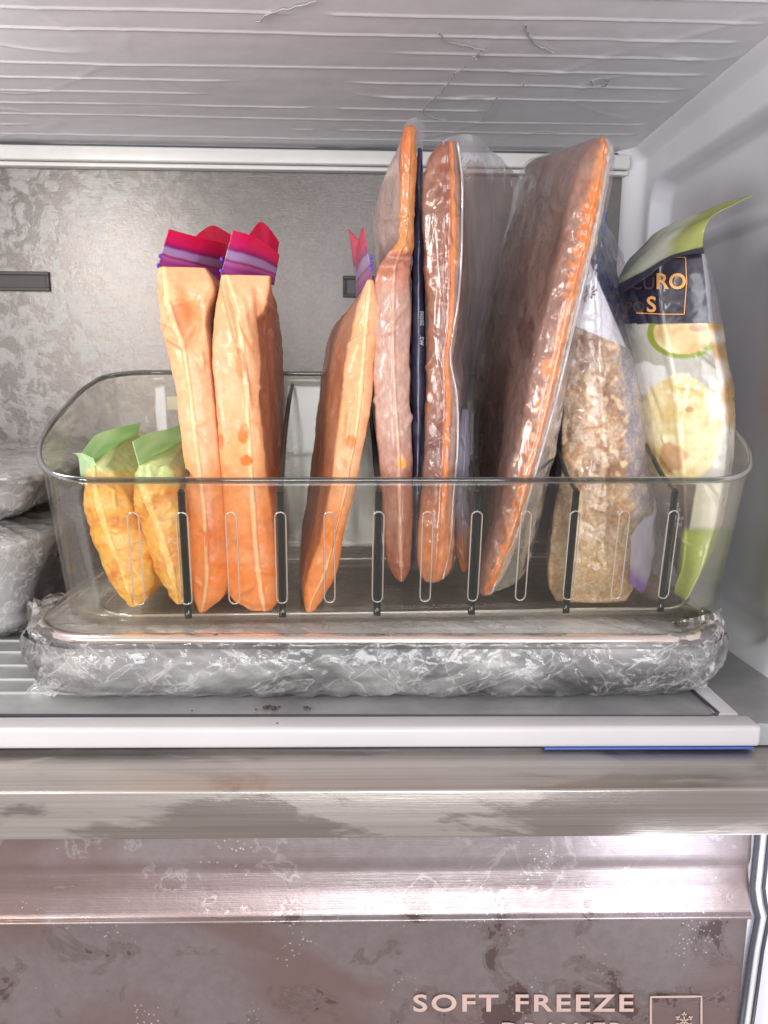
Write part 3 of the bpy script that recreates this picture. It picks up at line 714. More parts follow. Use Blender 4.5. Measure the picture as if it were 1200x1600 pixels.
# ------------------------------------------------------------------ wrapped pans on the left
def wrapped_pan(label, name, x0, x1, y0, y1, z0, z1, flare, seed, grp):
    cx, cy = (x0 + x1) / 2, (y0 + y1) / 2; w_, d_ = x1 - x0, y1 - y0
    t = thing(name, (cx, cy, z0), label, 'wrapped pan')
    h = z1 - z0
    link('pan', shell(cx, cy, w_ - .006, d_ - .006, 0.03, [(0.05, z1 - .004), (0.008, z1 - 0.005), (0.004, z1 - .004), (0.0, z1 - 0.003), (0.0, z1 - 0.006), (0.006, z1 - 0.009), (flare, z0 + 0.006), (flare + .012, z0 + 0.001)], top=True), M_pale, t)
    c = densify([(0.06, z1 + .001), (0.03, z1 + .002), (0.006, z1), (-0.002, z1 - 0.006), (flare * .4, z1 - h * .45), (flare - .002, z0 + 0.008), (flare + .01, z0 + 0.0015)], 8)
    link('cling_wrap', shell(cx, cy, w_, d_, 0.03, c, n=18, m=60, amp=(0.0014, 12, 0.0030, 34), seed=seed, bottom=False), M_cling, t)
    return t
wrapped_pan('deep wrapped pan standing on the shelf at the left edge, under another pan', 'wrapped_pan', -0.40, -0.196, 0.445, 0.665, 0.0, 0.072, 0.022, 3, None)
wrapped_pan('shallow pan in shiny cling wrap stacked on the deeper wrapped pan at the left edge', 'wrapped_pan', -0.40, -0.203, 0.46, 0.66, 0.0745, 0.106, 0.012, 6, None)

# ------------------------------------------------------------------ the clear bin
ZB = HT + 0.0018
fl = floor_pt(112, 955, ZB); frr = floor_pt(1133, 955, ZB)
YB0 = floor_pt(600, 966, ZB).y - 0.012
BW = 0.384; BD = 0.172; ROT = math.radians(2.8)
rx = (P(70, 745, YB0 + .02).x + P(1182, 745, YB0 + .02).x) / 2
BW = P(1182, 745, YB0 + .02).x - P(70, 745, YB0 + .02).x
def hb(yl):   # wall height as it climbs to the back
    ys = [0, .012, .04, .10, .172]; hs = [.0755, .0785, .098, .117, .130]
    return float(np.interp(yl, ys, hs))
def hbs(yl): return sum(hb(yl + d) for d in (-.014, -.007, 0, .007, .014)) / 5
def BL(x, y, z):   # bin local -> world; x from centre, y from front
    ca, sa = math.cos(ROT), math.sin(ROT)
    return Vector((rx + 0.002 + x * ca - y * sa, YB0 - 0.002 + x * sa + y * ca, ZB + z))
bin_ = thing('organizer_bin', BL(0, BD / 2, 0), 'large clear plastic bin with rounded corners, standing on the wrapped tray', 'storage bin')
def bin_ring(v, n=16, m=40):
    ins = 0.0075 * (1 - v)
    return rrect(BW - 2 * ins, BD - 2 * ins, 0.036 - ins * .5, n, m)
V = []; Fc = []
levels = [(0.0, 0.014, 1), (0.0, 0.009, 1), (0.0006, 0.005, 1), (0.0025, 0.002, 1), (0.006, 0.0005, 1), (0.010, 0, 0)]
NV = 22
rows_ = []
for (zz, ins, _) in levels[:-1]: rows_.append(('b', zz, ins))
for j in range(NV + 1): rows_.append(('w', j / NV, 0))
cnt = len(bin_ring(0))
for kind, a, b in rows_:
    if kind == 'b':
        ring = rrect(BW - 0.015 - 2 * b, BD - 0.015 - 2 * b, 0.031 - b, 16, 40)
        for x, y in ring: V.append(BL(x, y + BD / 2, a))
    else:
        ring = bin_ring(a)
        for x, y in ring:
            h = hbs(y + BD / 2); z = 0.010 + (h - 0.010) * a
            fl_ = 1 + 0.010 * sst(0.93, 1.0, a)
            V.append(BL(x * fl_, y * fl_ + BD / 2, z))
for j in range(len(rows_) - 1):
    for i in range(cnt):
        a = j * cnt + i; b = j * cnt + (i + 1) % cnt
        Fc.append((a, b, b + cnt, a + cnt))
Fc.append(tuple(reversed(range(cnt))))
ob = link('bin_wall', mesh(V, Fc), M_acryl, bin_); solid(ob, 0.0018, 1)
top = V[-cnt:]
link('rim', tube(top, 0.0016, True, flat=(0.0012, 0.0017)), M_rim, bin_)
# foot line under the base
foot = [BL(x, y + BD / 2, 0.0006) for x, y in rrect(BW - 0.046, BD - 0.046, 0.022, 12, 20)]
link('foot_ring', tube(foot, 0.0010, True), M_rib, bin_)
# moulded divider slots on the front wall
def front_y(z):   # local y of the front wall at local height z
    a = max(0, min(1, (z - 0.010) / (hbs(0) - 0.010))); return 0.0075 * (1 - a)
def lx_of(px, py):   # local x on the front wall under this pixel
    w_ = P(px, py, YB0); dd = w_ - BL(0, 0, 0); ca, sa = math.cos(ROT), math.sin(ROT)
    w_ = P(px, py, YB0 + dd.x * math.tan(ROT) + 0.004); dd = w_ - BL(0, 0, 0)
    return dd.x * ca + dd.y * sa, dd.z
slots = []
for k in range(12):
    pxb = 217 + (1037 - 217) * k / 11
    lx, _ = lx_of(pxb, 930); slots.append(lx)
    z0, z1 = lx_of(600, 941)[1], lx_of(600, 797)[1]; hw = 0.0027
    pts = []
    for i in range(9):
        a = math.pi * i / 8; pts.append((lx + hw * math.cos(a), z1 - hw + hw * math.sin(a)))
    for i in range(9):
        a = math.pi + math.pi * i / 8; pts.append((lx + hw * math.cos(a), z0 + hw + hw * math.sin(a)))
    link('divider_slot', tube([BL(x, front_y(z) - 0.0008, z) for x, z in pts], 0.00042, True, 6), M_rib, bin_)
link('sticker', box(*(lambda a, b: (a.x, b.x, a.y - 0.004, a.y - 0.0035, b.z, a.z))(P(263, 619, YB0 + BD - 0.002), P(300, 640, YB0 + BD - 0.002))), M_cream, bin_, False)

# dividers
def divider(lx, label, slot_h=True, lean=0.0, y0=0.0):
    t = thing('divider', BL(lx, BD / 2, 0.003), label, 'divider', 'clear dividers standing in the bin')
    ys = [0.0 + (BD - 0.016) * i / 40 for i in range(41)]
    bz = 0.0035
    outl = []
    def pt(y, z): return BL(lx + lean * (y / BD), y + y0, z)
    # front edge follows the drafted wall
    for i in range(14):
        z = bz + (hbs(0) - 0.006 - bz) * i / 13; outl.append((front_y(z) + 0.0012, z))
    for y in ys[4:]: outl.append((y + 0.002, hbs(y) - 0.006 + (0.0 if y > .02 else 0)))
    n = len(outl)
    V = []; Fc = []
    for s in (-1, 1):
        for y, z in outl: V.append(pt(y, z) + Vector((s * 0.0009, 0, 0)))
        V.append(pt(BD - 0.016 - 0.004, bz) + Vector((s * 0.0009, 0, 0)))
    k = n + 1
    Fc.append(tuple(range(k))); Fc.append(tuple(k + i for i in reversed(range(k))))
    link('sheet', mesh(V, Fc), M_divid, t, False)
    link('front_edge', tube([pt(y - 0.0004, z) for y, z in outl[:14]], 0.001, False, 8, flat=(0.0019, 0.0010)), M_edge, t)
    link('top_edge', tube([pt(y, z + 0.0003) for y, z in outl[13:]], 0.001, False, 8, flat=(0.0014, 0.0012)), M_rim2, t)
M_rim2 = plain('divider_rim', (0.04, 0.045, 0.043), 0.15, 0, 0.2)
near = ['between small yellow bag and pink topped bag', 'just right of the two tall pink topped bags', 'left of the rust coloured bag', 'between streaked bag and leaning mauve slab', 'in front of the shredded meat bag', 'in front of the cauliflower package']
for k, s in zip((1, 3, 5, 7, 9, 11), near):
    divider(slots[k], 'clear plastic divider with dark edge, ' + s)
#divider(slots[0] - 0.0275, 'clear plastic divider left of the first small yellow bag', y0=0.012)

# ------------------------------------------------------------------ bags
YI = YB0 + 0.0155   # just inside the front wall
def spot(px, py, cx, cy, rx_, ry_, s=0):
    d = math.hypot((px - cx) / rx_, (py - cy) / ry_) + 0.35 * N(px * .06 + s, py * .06, s)
    return 1 - sst(0.75, 1.0, d)
PEACH = S(240, 186, 144); ORG = S(236, 144, 26); DEEP = S(232, 128, 16); FROST = S(238, 196, 172); SHADE = S(215, 150, 115)
def soup_paint(spots, seam_glint=None, ylow=730):
    def f(side, u, px, py, co):
        low = sst(ylow - 60, ylow + 130, py)
        n = 0.5 + 0.5 * N(co.x * 60, co.y * 60, co.z * 25)
        if side == 'f':
            c = mix(PEACH, ORG, low * 1.1 + 0.25 * sst(0.45, .8, n))
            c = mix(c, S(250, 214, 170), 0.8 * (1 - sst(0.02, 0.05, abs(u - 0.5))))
            for s in spots: c = mix(c, DEEP, 0.9 * spot(px, py, *s))
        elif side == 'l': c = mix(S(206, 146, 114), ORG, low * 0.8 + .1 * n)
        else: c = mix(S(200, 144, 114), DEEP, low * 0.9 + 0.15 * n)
        return c
    return f
def zip_paint(u, v, px, py):
    # v: 0 top .. 1 bottom
    e_ = 0.015 * N(u * 9, v * 2)
    v = v + e_
    st_ = [(0, S(246, 52, 116)), (.30, S(236, 56, 140)), (.42, S(176, 60, 150)), (.47, S(206, 184, 226)), (.62, S(206, 184, 226)), (.66, S(186, 40, 136)), (.71, S(214, 140, 208)), (.80, S(190, 80, 176)), (.88, S(186, 100, 180)), (.94, S(150, 44, 136)), (1.0, S(200, 130, 150))]
    for (a, ca), (b, cb) in zip(st_[:-1], st_[1:]):
        if v <= b: return mix(ca, cb, (v - a) / (b - a))
    return st_[-1][1]
GZ = 'pink and purple topped zip bags of orange soup'
def zip_strip(name, top, bot, parent, Ys, mat, paint, seed, beads=None, bead_mat=None):
    g = []
    for f in (0, .33, .66, 1):
        g.append([(a[0] + (b[0] - a[0]) * f, a[1] + (b[1] - a[1]) * f, Y) for a, b, Y in zip(top, bot, Ys)])
    o = link(name, patch(g, 40, 40, (0.0006, 30, 0.0002, 80), paint, seed), mat, parent); solid(o, 0.0004)
    return o
def beads(pts, Y, parent):
    bm = bmesh.new()
    for px, py in pts:
        bmesh.ops.create_icosphere(bm, subdivisions=2, radius=0.0008, matrix=Matrix.Translation(P(px, py, Y)) @ Matrix.Diagonal((1, 1, 1.4, 1)))
    me = bpy.data.meshes.new('bead'); bm.to_mesh(me); bm.free(); link('zip_end', me, M_purple, parent)

# pink 1
b = thing('zip_bag', P(316, 950, YI), 'leftmost tall orange soup bag with open pink and purple zip top', 'zip bag', GZ)
r1 = [(418, 247, 256, 322, 362), (445, 246, 262, 334, 366), (500, 250, 272, 322, 376), (540, 258, 288, 326, 380), (600, 272, 298, 330, 384), (700, 286, 310, 340, 392), (800, 296, 322, 350, 394), (880, 299, 326, 354, 392), (930, 304, 322, 348, 384), (955, 310, 316, 322, 366)]
def p1(side, u, px, py, co):
    c = soup_paint([(283, 745, 9, 16, 1), (330, 840, 10, 60, 2)])(side, u, px, py, co)
    return c
def dent(me, spots):
    for px, py, rx_, ry_, d in spots:
        for v in me.vertices:
            if v.co.y > YI + .04: continue
            x, y = proj(v.co); q = ((x - px) / rx_) ** 2 + ((y - py) / ry_) ** 2
            if q < 9: v.co.y += d * math.exp(-q)
    me.update(); return me
me = pouch(r1, YI, YI + 0.125, 0.012, 0.004, 0.002, pin=(.05, .03), paint=p1, seed=1, folds=[(250, 435, 286, 540, 7, .0022), (286, 540, 312, 475, 7, .0022), (258, 525, 288, 543, 6, .0016), (300, 505, 292, 470, 9, -.002), (255, 480, 300, 470, 5, .001)])
dent(me, [(300, 505, 14, 26, 0.006), (275, 470, 10, 22, -0.003), (322, 490, 10, 30, -0.003)])
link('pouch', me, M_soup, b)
zip_strip('zip_seal', [(264, 358), (305, 369), (350, 380), (362, 392)], [(246, 418), (285, 428), (335, 440), (362, 446)], b, [YI, YI + .02, YI + .06, YI + .09], M_zip, zip_paint, 1)
zip_strip('zip_flap', [(305, 370), (322, 356), (336, 353), (362, 368)], [(300, 425), (322, 425), (345, 430), (362, 440)], b, [YI + .03, YI + .05, YI + .07, YI + .1], M_zip, lambda u, v, px, py: zip_paint(u, v * .5, px, py), 3)
beads([(250, 400), (247, 415)], YI - .001, b)
# pink 2
b = thing('zip_bag', P(415, 950, YI), 'tall orange soup bag with pink zip and dark orange spots along its front', 'zip bag', GZ)
r2 = [(430, 345, 354, 424, 430), (460, 340, 366, 420, 436), (510, 333, 378, 402, 444), (560, 333, 384, 404, 446), (650, 338, 390, 408, 446), (750, 346, 396, 418, 448), (850, 352, 402, 430, 446), (920, 358, 410, 436, 444), (940, 366, 414, 434, 440), (953, 388, 414, 424, 430)]
r2 = [q_[:4] + (q_[4] - 12,) for q_ in r2]
me = pouch(r2, YI, YI + 0.13, 0.008, 0.004, 0.001, pin=(.05, .03), paint=soup_paint([(380, 678, 10, 18, 3), (345, 690, 6, 14, 4), (384, 720, 12, 10, 5), (375, 570, 8, 30, 6)]), seed=5, folds=[(348, 440, 378, 560, 6, .002), (378, 560, 392, 640, 6, .0016), (400, 450, 408, 520, 7, -.002), (335, 560, 352, 700, 5, .001), (362, 470, 395, 545, 6, -.0012)])
dent(me, [(408, 520, 10, 40, 0.006), (385, 500, 14, 30, -0.002)])
link('pouch', me, M_soup, b)
zip_strip('zip_seal', [(364, 360), (390, 367), (415, 380), (436, 398)], [(344, 430), (375, 436), (402, 440), (428, 446)], b, [YI, YI + .01, YI + .03, YI + .05], M_zip, zip_paint, 6)
zip_strip('zip_flap', [(390, 366), (406, 347), (422, 358), (436, 378)], [(395, 420), (408, 420), (420, 424), (430, 428)], b, [YI + .04, YI + .06, YI + .07, YI + .085], M_zip, lambda u, v, px, py: zip_paint(u, v * .5, px, py), 9)
beads([(346, 405), (345, 423)], YI - .001, b)
# pink 3
b = thing('zip_bag', P(484, 950, YI), 'narrow leaning orange soup bag with small pink zip, beside the rust coloured bag', 'zip bag', GZ)
r3 = [(438, 574, 578, 583, 566), (460, 566, 577, 587, 556), (495, 556, 573, 590, 532), (560, 543, 568, 584, 518), (650, 530, 560, 575, 508), (750, 518, 543, 558, 500), (850, 496, 520, 536, 490), (900, 480, 505, 524, 484), (935, 475, 488, 505, 482), (955, 478, 483, 490, 482)]
me = pouch(r3, YI, YI + 0.11, 0.010, 0.003, 0.001, pin=(.05, .03), paint=soup_paint([(548, 690, 9, 13, 3), (540, 725, 5, 9, 2)], ylow=760), seed=9)
link('pouch', me, M_soup, b)
zip_strip('zip_seal', [(568, 354), (563, 364), (560, 378), (556, 392)], [(583, 448), (573, 456), (564, 462), (556, 468)], b, [YI, YI + .015, YI + .03, YI + .05], M_zip, zip_paint, 12)
zip_strip('zip_flap', [(544, 358), (552, 366), (560, 374), (566, 372)], [(554, 420), (560, 426), (566, 430), (570, 434)], b, [YI + .07, YI + .06, YI + .05, YI + .04], M_zip, lambda u, v, px, py: zip_paint(u, v * .5, px, py), 13)
beads([(580, 402), (581, 412), (580, 420)], YI - .001, b)

# small yellow bags with green zips
GY = 'small green topped bags of yellow puree'
YL = S(238, 184, 84); YD = S(214, 132, 32); YP = S(236, 200, 130)
def yel_paint(seed, dx_=0):
    def f(side, u, px, py, co):
        n = N(px * .02 + seed, py * .03); n2 = N(px * .07, py * .05 + seed)
        c = mix(YL, YD, sst(0.0, .5, n) * .6 + sst(0.1, .5, n2) * .4)
        c = mix(c, YP, sst(0.1, .5, -n) * .6)
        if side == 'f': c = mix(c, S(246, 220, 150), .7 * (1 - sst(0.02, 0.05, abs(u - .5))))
        c = mix(c, S(190, 215, 160), .85 * (1 - sst(728, 752, py - 8 * n + dx_)))
        return c
    return f
def green_paint(u, v, px, py):
    n = N(u * 3, v * 4); c = mix(S(222, 244, 206), S(196, 230, 178), .5 + n)
    return mix(c, S(150, 200, 140), sst(.86, .94, v))
b = thing('zip_bag', P(205, 945, YI), 'small yellow bag with crumpled green zip at the left end of the bin', 'zip bag', GY)
r = [(728, 142, 150, 166, 205), (745, 138, 152, 182, 225), (800, 139, 166, 200, 262), (850, 150, 182, 222, 270), (890, 166, 196, 236, 268), (915, 178, 204, 240, 266), (935, 192, 208, 228, 258), (946, 202, 210, 218, 240)]
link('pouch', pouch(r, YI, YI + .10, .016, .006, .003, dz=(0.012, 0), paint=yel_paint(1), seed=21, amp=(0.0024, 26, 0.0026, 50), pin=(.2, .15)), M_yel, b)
zip_strip('zip_seal', [(125, 712), (150, 680), (185, 668), (220, 660)], [(146, 748), (156, 728), (180, 710), (212, 690)], b, [YI, YI + .02, YI + .05, YI + .09], M_green, green_paint, 2)
link('zip_corner', patch([[(112, 709, YI + .001), (128, 708, YI), (146, 716, YI)], [(122, 716, YI + .001), (134, 722, YI), (150, 726, YI)], [(126, 744, YI), (136, 748, YI), (150, 740, YI)]], 14, 14, (0.001, 60, 0, 1), green_paint, 4), M_green, b)
b = thing('zip_bag', P(275, 940, YI), 'small yellow bag with broad flat green zip, touching the first pink topped bag', 'zip bag', GY)
r = [(728, 216, 224, 262, 300), (750, 214, 226, 274, 312), (775, 213, 236, 284, 325), (800, 215, 244, 292, 330), (850, 230, 262, 304, 332), (890, 246, 274, 306, 330), (915, 258, 278, 304, 328), (934, 268, 280, 296, 316), (942, 274, 281, 288, 305)]
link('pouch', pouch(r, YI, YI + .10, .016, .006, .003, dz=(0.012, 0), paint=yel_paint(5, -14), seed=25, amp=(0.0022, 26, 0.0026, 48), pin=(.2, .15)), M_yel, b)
zip_strip('zip_seal', [(207, 690), (235, 676), (265, 670), (300, 655)], [(219, 733), (240, 724), (275, 708), (312, 690)], b, [YI, YI + .02, YI + .05, YI + .09], M_green, green_paint, 5)

# rust coloured bag A
b = thing('freezer_bag', P(626, 905, YI), 'tall rust red frosted bag with narrow orange upper edge, left of the dark violet sleeve', 'freezer bag')
rA = [(198, 633, 640, 648, 622), (225, 628, 640, 650, 600), (300, 624, 638, 650, 600), (375, 622, 634, 648, 602), (398, 604, 624, 645, 604), (425, 588, 616, 640, 606), (500, 582, 614, 641, 608), (600, 584, 616, 641, 610), (700, 591, 622, 642, 612), (800, 600, 624, 642, 616), (870, 606, 626, 641, 618), (893, 612, 627, 638, 622), (907, 622, 627, 631, 626)]
def pA(side, u, px, py, co):
    n = N(co.x * 90, co.y * 30, co.z * 30)
    if side == 'f':
        up = 1 - sst(385, 402, py)
        c = mix(S(204, 168, 154), S(164, 96, 66), sst(620, 860, py) + .35 * n)
        c = mix(c, S(198, 110, 70), .5 * (1 - sst(430, 470, py)))
        c = mix(c, mix(S(226, 164, 100), S(196, 116, 64), .5 + n), up)
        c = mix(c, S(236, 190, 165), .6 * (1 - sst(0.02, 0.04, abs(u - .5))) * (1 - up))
        c = mix(c, S(240, 170, 80), spot(px, py, 628, 724, 9, 10, 3))
    elif side == 'l': c = mix(S(202, 178, 168), S(182, 140, 122), sst(500, 800, py) + .4 * n)
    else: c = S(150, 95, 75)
    return c
me = pouch(rA, YI, YI + .13, .012, .004, .002, dz=(-0.006, 0), paint=pA, seed=31, pin=(.03, .06))
dent(me, [(630, 402, 22, 5, 0.006), (606, 418, 18, 8, -0.004)])
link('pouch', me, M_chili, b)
link('film_flap', patch([[(630, 200, YI + .004), (640, 186, YI + .012), (652, 184, YI + .02), (664, 196, YI + .03)], [(650, 225, YI + .004), (652, 230, YI + .012), (656, 230, YI + .02), (662, 235, YI + .03)], [(651, 330, YI + .005), (653, 330, YI + .012), (656, 330, YI + .02), (659, 330, YI + .03)]], 20, 40, (0.001, 40, .0008, 80), None, 3), M_film2, b)
# dark violet sleeve between A and B
b = thing('dark_bag', P(652, 890, YI + .03), 'thin dark violet sleeve squeezed between the rust bag and the orange streaked bag', 'plastic sleeve')
rV = [(232, 652, 656, 660, 652), (300, 650, 655, 661, 652), (450, 646, 654, 663, 650), (700, 644, 652, 664, 648), (890, 642, 650, 660, 646)]
vi = link('sleeve', pouch(rV, YI + .012, YI + .13, .004, .001, .0, paint=lambda *a: S(66, 62, 92), seed=33, M=60, Nf=10, Ns=20), M_print, b)
lt = [text_src('nostlllllltw', 656, 486, 13, rot=90, bold=.01)]
link('print', decal_mesh(lt[0], vi, .0005), M_whiteink, b, False)

# orange streaked bag B with wide clear film
b = thing('freezer_bag', P(680, 905, YI), 'tall frozen bag with bright orange streak and wide loose clear film top', 'freezer bag')
rB = [(222, 690, 700, 712, 705), (250, 668, 702, 716, 712), (290, 659, 702, 718, 716), (400, 663, 700, 720, 718), (500, 668, 698, 716, 708), (560, 668, 692, 708, 700), (620, 667, 692, 716, 704), (700, 663, 690, 714, 704), (800, 658, 684, 708, 700), (870, 654, 680, 706, 696), (893, 656, 678, 702, 690), (908, 664, 676, 686, 680)]
def pB(side, u, px, py, co):
    n = N(co.x * 70, co.y * 40, co.z * 40); n2 = N(px * .12, py * .05, 4)
    c = mix(S(170, 108, 72), S(128, 72, 44), .5 + n)
    if side == 'f':
        o_ = (1 - sst(.07, .15, abs(u - .62 + .03 * n2)))
        c = mix(c, S(240, 146, 30), o_)
        c = mix(c, S(150, 74, 40), .7 * (1 - sst(.03, .07, abs(u - .44 + .03 * n))))
        c = mix(c, S(196, 168, 152), .7 * sst(.72, .82, u))
        c = mix(c, S(226, 140, 50), sst(740, 850, py) * .8)
        for s in ((679, 603, 4, 14), (672, 622, 5, 9), (676, 672, 7, 9), (670, 408, 3, 10), (712, 560, 4, 12), (673, 442, 3, 8), (690, 634, 3, 7)): c = mix(c, S(238, 226, 220), .75 * spot(px, py, *s, 5))
    elif side == 'l': c = mix(S(196, 148, 128), c, .4)
    return c
link('pouch', pouch(rB, YI, YI + .12, .010, .004, .0015, dz=(-0.01, 0), paint=pB, seed=37, pin=(.03, .04), amp=(.0012, 22, .0014, 95)), M_chili, b)
link('outer_film', pouch(rB, YI, YI + .12, .011, .005, .002, dz=(-0.01, 0), seed=38, pin=(.03, .04), amp=(.0012, 20, .0024, 34), inflate=.0016, st=(1, 1, .22)), M_film, b)
flB = patch([[(690, 222, YI - .002), (708, 212, YI + .005), (745, 212, YI + .03), (775, 240, YI + .07), (803, 268, YI + .10)],
             [(700, 280, YI - .002), (722, 280, YI + .01), (750, 290, YI + .03), (775, 300, YI + .07), (800, 300, YI + .10)],
             [(712, 400, YI - .003), (725, 400, YI + .01), (745, 400, YI + .03), (762, 410, YI + .06), (782, 420, YI + .09)],
             [(704, 480, YI - .003), (722, 490, YI + .01), (735, 500, YI + .03), (748, 500, YI + .06), (758, 510, YI + .08)],
             [(700, 560, YI - .003), (716, 560, YI + .01), (726, 560, YI + .02), (734, 570, YI + .05), (740, 580, YI + .07)],
             [(712, 640, YI - .003), (722, 640, YI + .005), (722, 640, YI + .02), (722, 650, YI + .04), (718, 660, YI + .06)],
             [(708, 760, YI - .003), (716, 760, YI + .005), (718, 760, YI + .02), (716, 760, YI + .04), (714, 760, YI + .05)],
             [(690, 905, YI - .001), (698, 895, YI + .005), (702, 885, YI + .015), (704, 880, YI + .03), (706, 880, YI + .04)]], 60, 120, (.0020, 24, .0022, 42), None, 6)
link('film_flap', flB, M_film2, b)
M_glint = film('film_glint', (0.95, 0.95, 0.96), 0.32, (0.9, 0.88, 0.9), 0.1, 1.5, bst=0.0)
def seam_glint(pts, par, Y, r=0.0006):  # pale glossy tube added as the highlight line along the film's edge
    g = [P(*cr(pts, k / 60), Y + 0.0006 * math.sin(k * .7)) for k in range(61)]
    link('film_glint', tube(g, r, n=6), M_glint, par)
seam_glint([(715, 222), (722, 280), (722, 340), (721, 400), (716, 470), (704, 555), (714, 620), (715, 700), (708, 780), (704, 850), (692, 905)], b, YI - .0035, .0007)
# bluish film bag behind B
b = thing('clear_bag', P(727, 890, YI + .01), 'small slack clear bag with orange bottom, right of the orange streaked bag', 'clear bag')
rS = [(640, 722, 727, 732, 716), (700, 716, 725, 733, 714), (780, 712, 722, 733, 712), (850, 713, 722, 733, 712), (880, 716, 724, 731, 714), (893, 722, 726, 729, 718)]
def pS(side, u, px, py, co): return mix(S(176, 168, 186), S(214, 138, 92), sst(800, 860, py + 30 * N(px * .1, 0)))
link('pouch', pouch(rS, YI + .004, YI + .09, .003, .002, .0005, paint=pS, seed=41, M=70, pin=(.1, .1)), zipmat('tinted_slack_film', .45, .2), b)

# leaning mauve slab C
b = thing('freezer_bag', P(760, 925, YI), 'big mauve brown frozen slab leaning right with bright orange lumps along its edge', 'freezer bag')
rC = [(216, 930, 940, 950, 868), (232, 918, 938, 954, 838), (270, 903, 933, 951, 826), (350, 884, 914, 936, 806), (450, 861, 892, 912, 782), (550, 838, 868, 887, 762), (650, 816, 845, 862, 752), (750, 793, 818, 834, 752), (850, 766, 789, 806, 748), (900, 752, 768, 786, 746), (928, 750, 758, 768, 745)]
def pC(side, u, px, py, co):
    n = N(co.x * 60, co.y * 40, co.z * 40); n2 = N(px * .05, py * .08, 3); n3 = N(px * .15, py * .12, 7)
    base = mix(S(176, 144, 132), S(136, 102, 88), .5 + n * .9)
    if side == 'f':
        c = mix(base, S(160, 104, 78), .6)
        k = u + .10 * n2
        c = mix(c, S(228, 150, 66), sst(.30, .46, k + .05 * n3) * (1 - sst(.62, .72, u)))
        c = mix(c, S(238, 136, 20), sst(.02, .12, n3) * sst(.16, .4, u) * (1 - sst(.80, .9, u)) * sst(240, 320, py))
        c = mix(c, S(222, 208, 196), sst(.66, .76, u) * .85)
        c = mix(c, S(246, 150, 30), spot(px, py, 855, 575, 12, 16, 2))
        c = mix(c, S(246, 150, 30), spot(px, py, 838, 628, 5, 6, 2) + spot(px, py, 793, 860, 8, 4, 2) + spot(px, py, 942, 256, 6, 6, 4))
    elif side == 'l':
        c = base
        st_ = spot(px, py, 822, 520, 14, 46, 6)
        c = mix(c, S(110, 52, 32), .85 * st_)
        c = mix(c, S(190, 160, 150), .35 * sst(.2, .5, N(px * .02, py * .02, 9)))
        c = mix(c, S(186, 130, 100), sst(640, 860, py) * .5)
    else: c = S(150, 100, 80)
    return c
mc = pouch(rC, YI, YI + .115, .010, .005, .001, dz=(.024, 0), paint=pC, seed=45, folds=[(880, 262, 862, 305, 7, .0016), (862, 305, 872, 350, 7, .0016), (872, 350, 846, 410, 7, .0016), (846, 410, 842, 470, 6, .001)], pin=(.02, .04), amp=(.0010, 24, .0016, 105))
link('pouch', mc, M_chili, b)
rCf = [(r_[0], r_[1] - 1, r_[2], r_[3] + 2, r_[4] - 1) for r_ in rC]
link('outer_film', pouch(rCf, YI - .0005, YI + .117, .012, .006, .001, dz=(.025, 0), seed=46, pin=(.02, .04), amp=(.0012, 16, .0024, 30), inflate=.0018, st=(1, 1, .28)), M_film, b)
seam_glint([(951, 240), (938, 320), (922, 400), (902, 485), (880, 580), (862, 650), (838, 735), (815, 815), (792, 870), (768, 926)], b, YI - .004, .0008)
# right hand slack film edge
link('film_flap', patch([[(948, 216, YI), (957, 222, YI + .004), (960, 240, YI + .01)], [(948, 262, YI), (955, 262, YI + .004), (952, 280, YI + .01)], [(903, 450, YI), (908, 450, YI + .004), (911, 450, YI + .01)], [(858, 650, YI), (870, 650, YI + .006), (878, 650, YI + .012)], [(815, 820, YI), (835, 830, YI + .008), (842, 830, YI + .016)], [(765, 925, YI), (800, 915, YI + .008), (826, 890, YI + .016)]], 30, 130, (.001, 30, .002, 60), None, 7), M_film2, b)

# shredded meat bag D
b = thing('freezer_bag', P(925, 935, YI), 'clear bag of pale shredded meat with white and navy label, left of the cauliflower package', 'freezer bag')
rD = [(330, 912, 918, 926, 936), (380, 900, 918, 935, 944), (430, 888, 920, 948, 952), (500, 878, 925, 965, 966), (570, 870, 928, 984, 985), (640, 876, 932, 996, 998), (720, 876, 935, 1005, 1008), (800, 866, 936, 1014, 1014), (870, 855, 934, 1008, 1012), (915, 856, 930, 992, 1000), (938, 866, 925, 980, 985)]
def pD(side, u, px, py, co):
    n = N(px * .03, py * .02, 1); n2 = N(px * .08, py * .06, 5); n3 = N(px * .2, py * .2, 9)
    c = mix(S(214, 180, 142), S(168, 122, 86), .4 + n + .3 * n3)
    c = mix(c, S(240, 218, 184), sst(.05, .4, n2))
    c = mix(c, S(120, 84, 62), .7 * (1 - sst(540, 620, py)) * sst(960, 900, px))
    c = mix(c, S(214, 190, 148), sst(780, 850, py) * .7)
    edge_ = 985 + (py - 600) * .09
    c = mix(c, S(176, 174, 188), .9 * sst(edge_ - 22 + 18 * n2, edge_ - 6 + 18 * n2, px))
    # label: white wedge with navy band on its right
    bl = 505 + (px - 893) * .42
    wx = 918 + (py - 400) * .425 
    if py < bl + 2 + 0.0:
        c = mix(S(226, 224, 230), S(74, 82, 114), sst(wx - 1.5, wx + 1.5, px))[:3] + (0.0,)
    elif px > wx and py < 560: c = mix(c, S(84, 92, 122), (1 - sst(530, 560, py)) * .8)
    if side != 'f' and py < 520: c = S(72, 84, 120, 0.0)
    return c
md = link('pouch', pouch(rD, YI + .022, YI + .11, .014, .010, .002, paint=pD, seed=51, M=260, Nf=90, Ns=20, pin=(.05, .08), amp=(.0018, 22, .0016, 60), sm=3), M_meat, b)
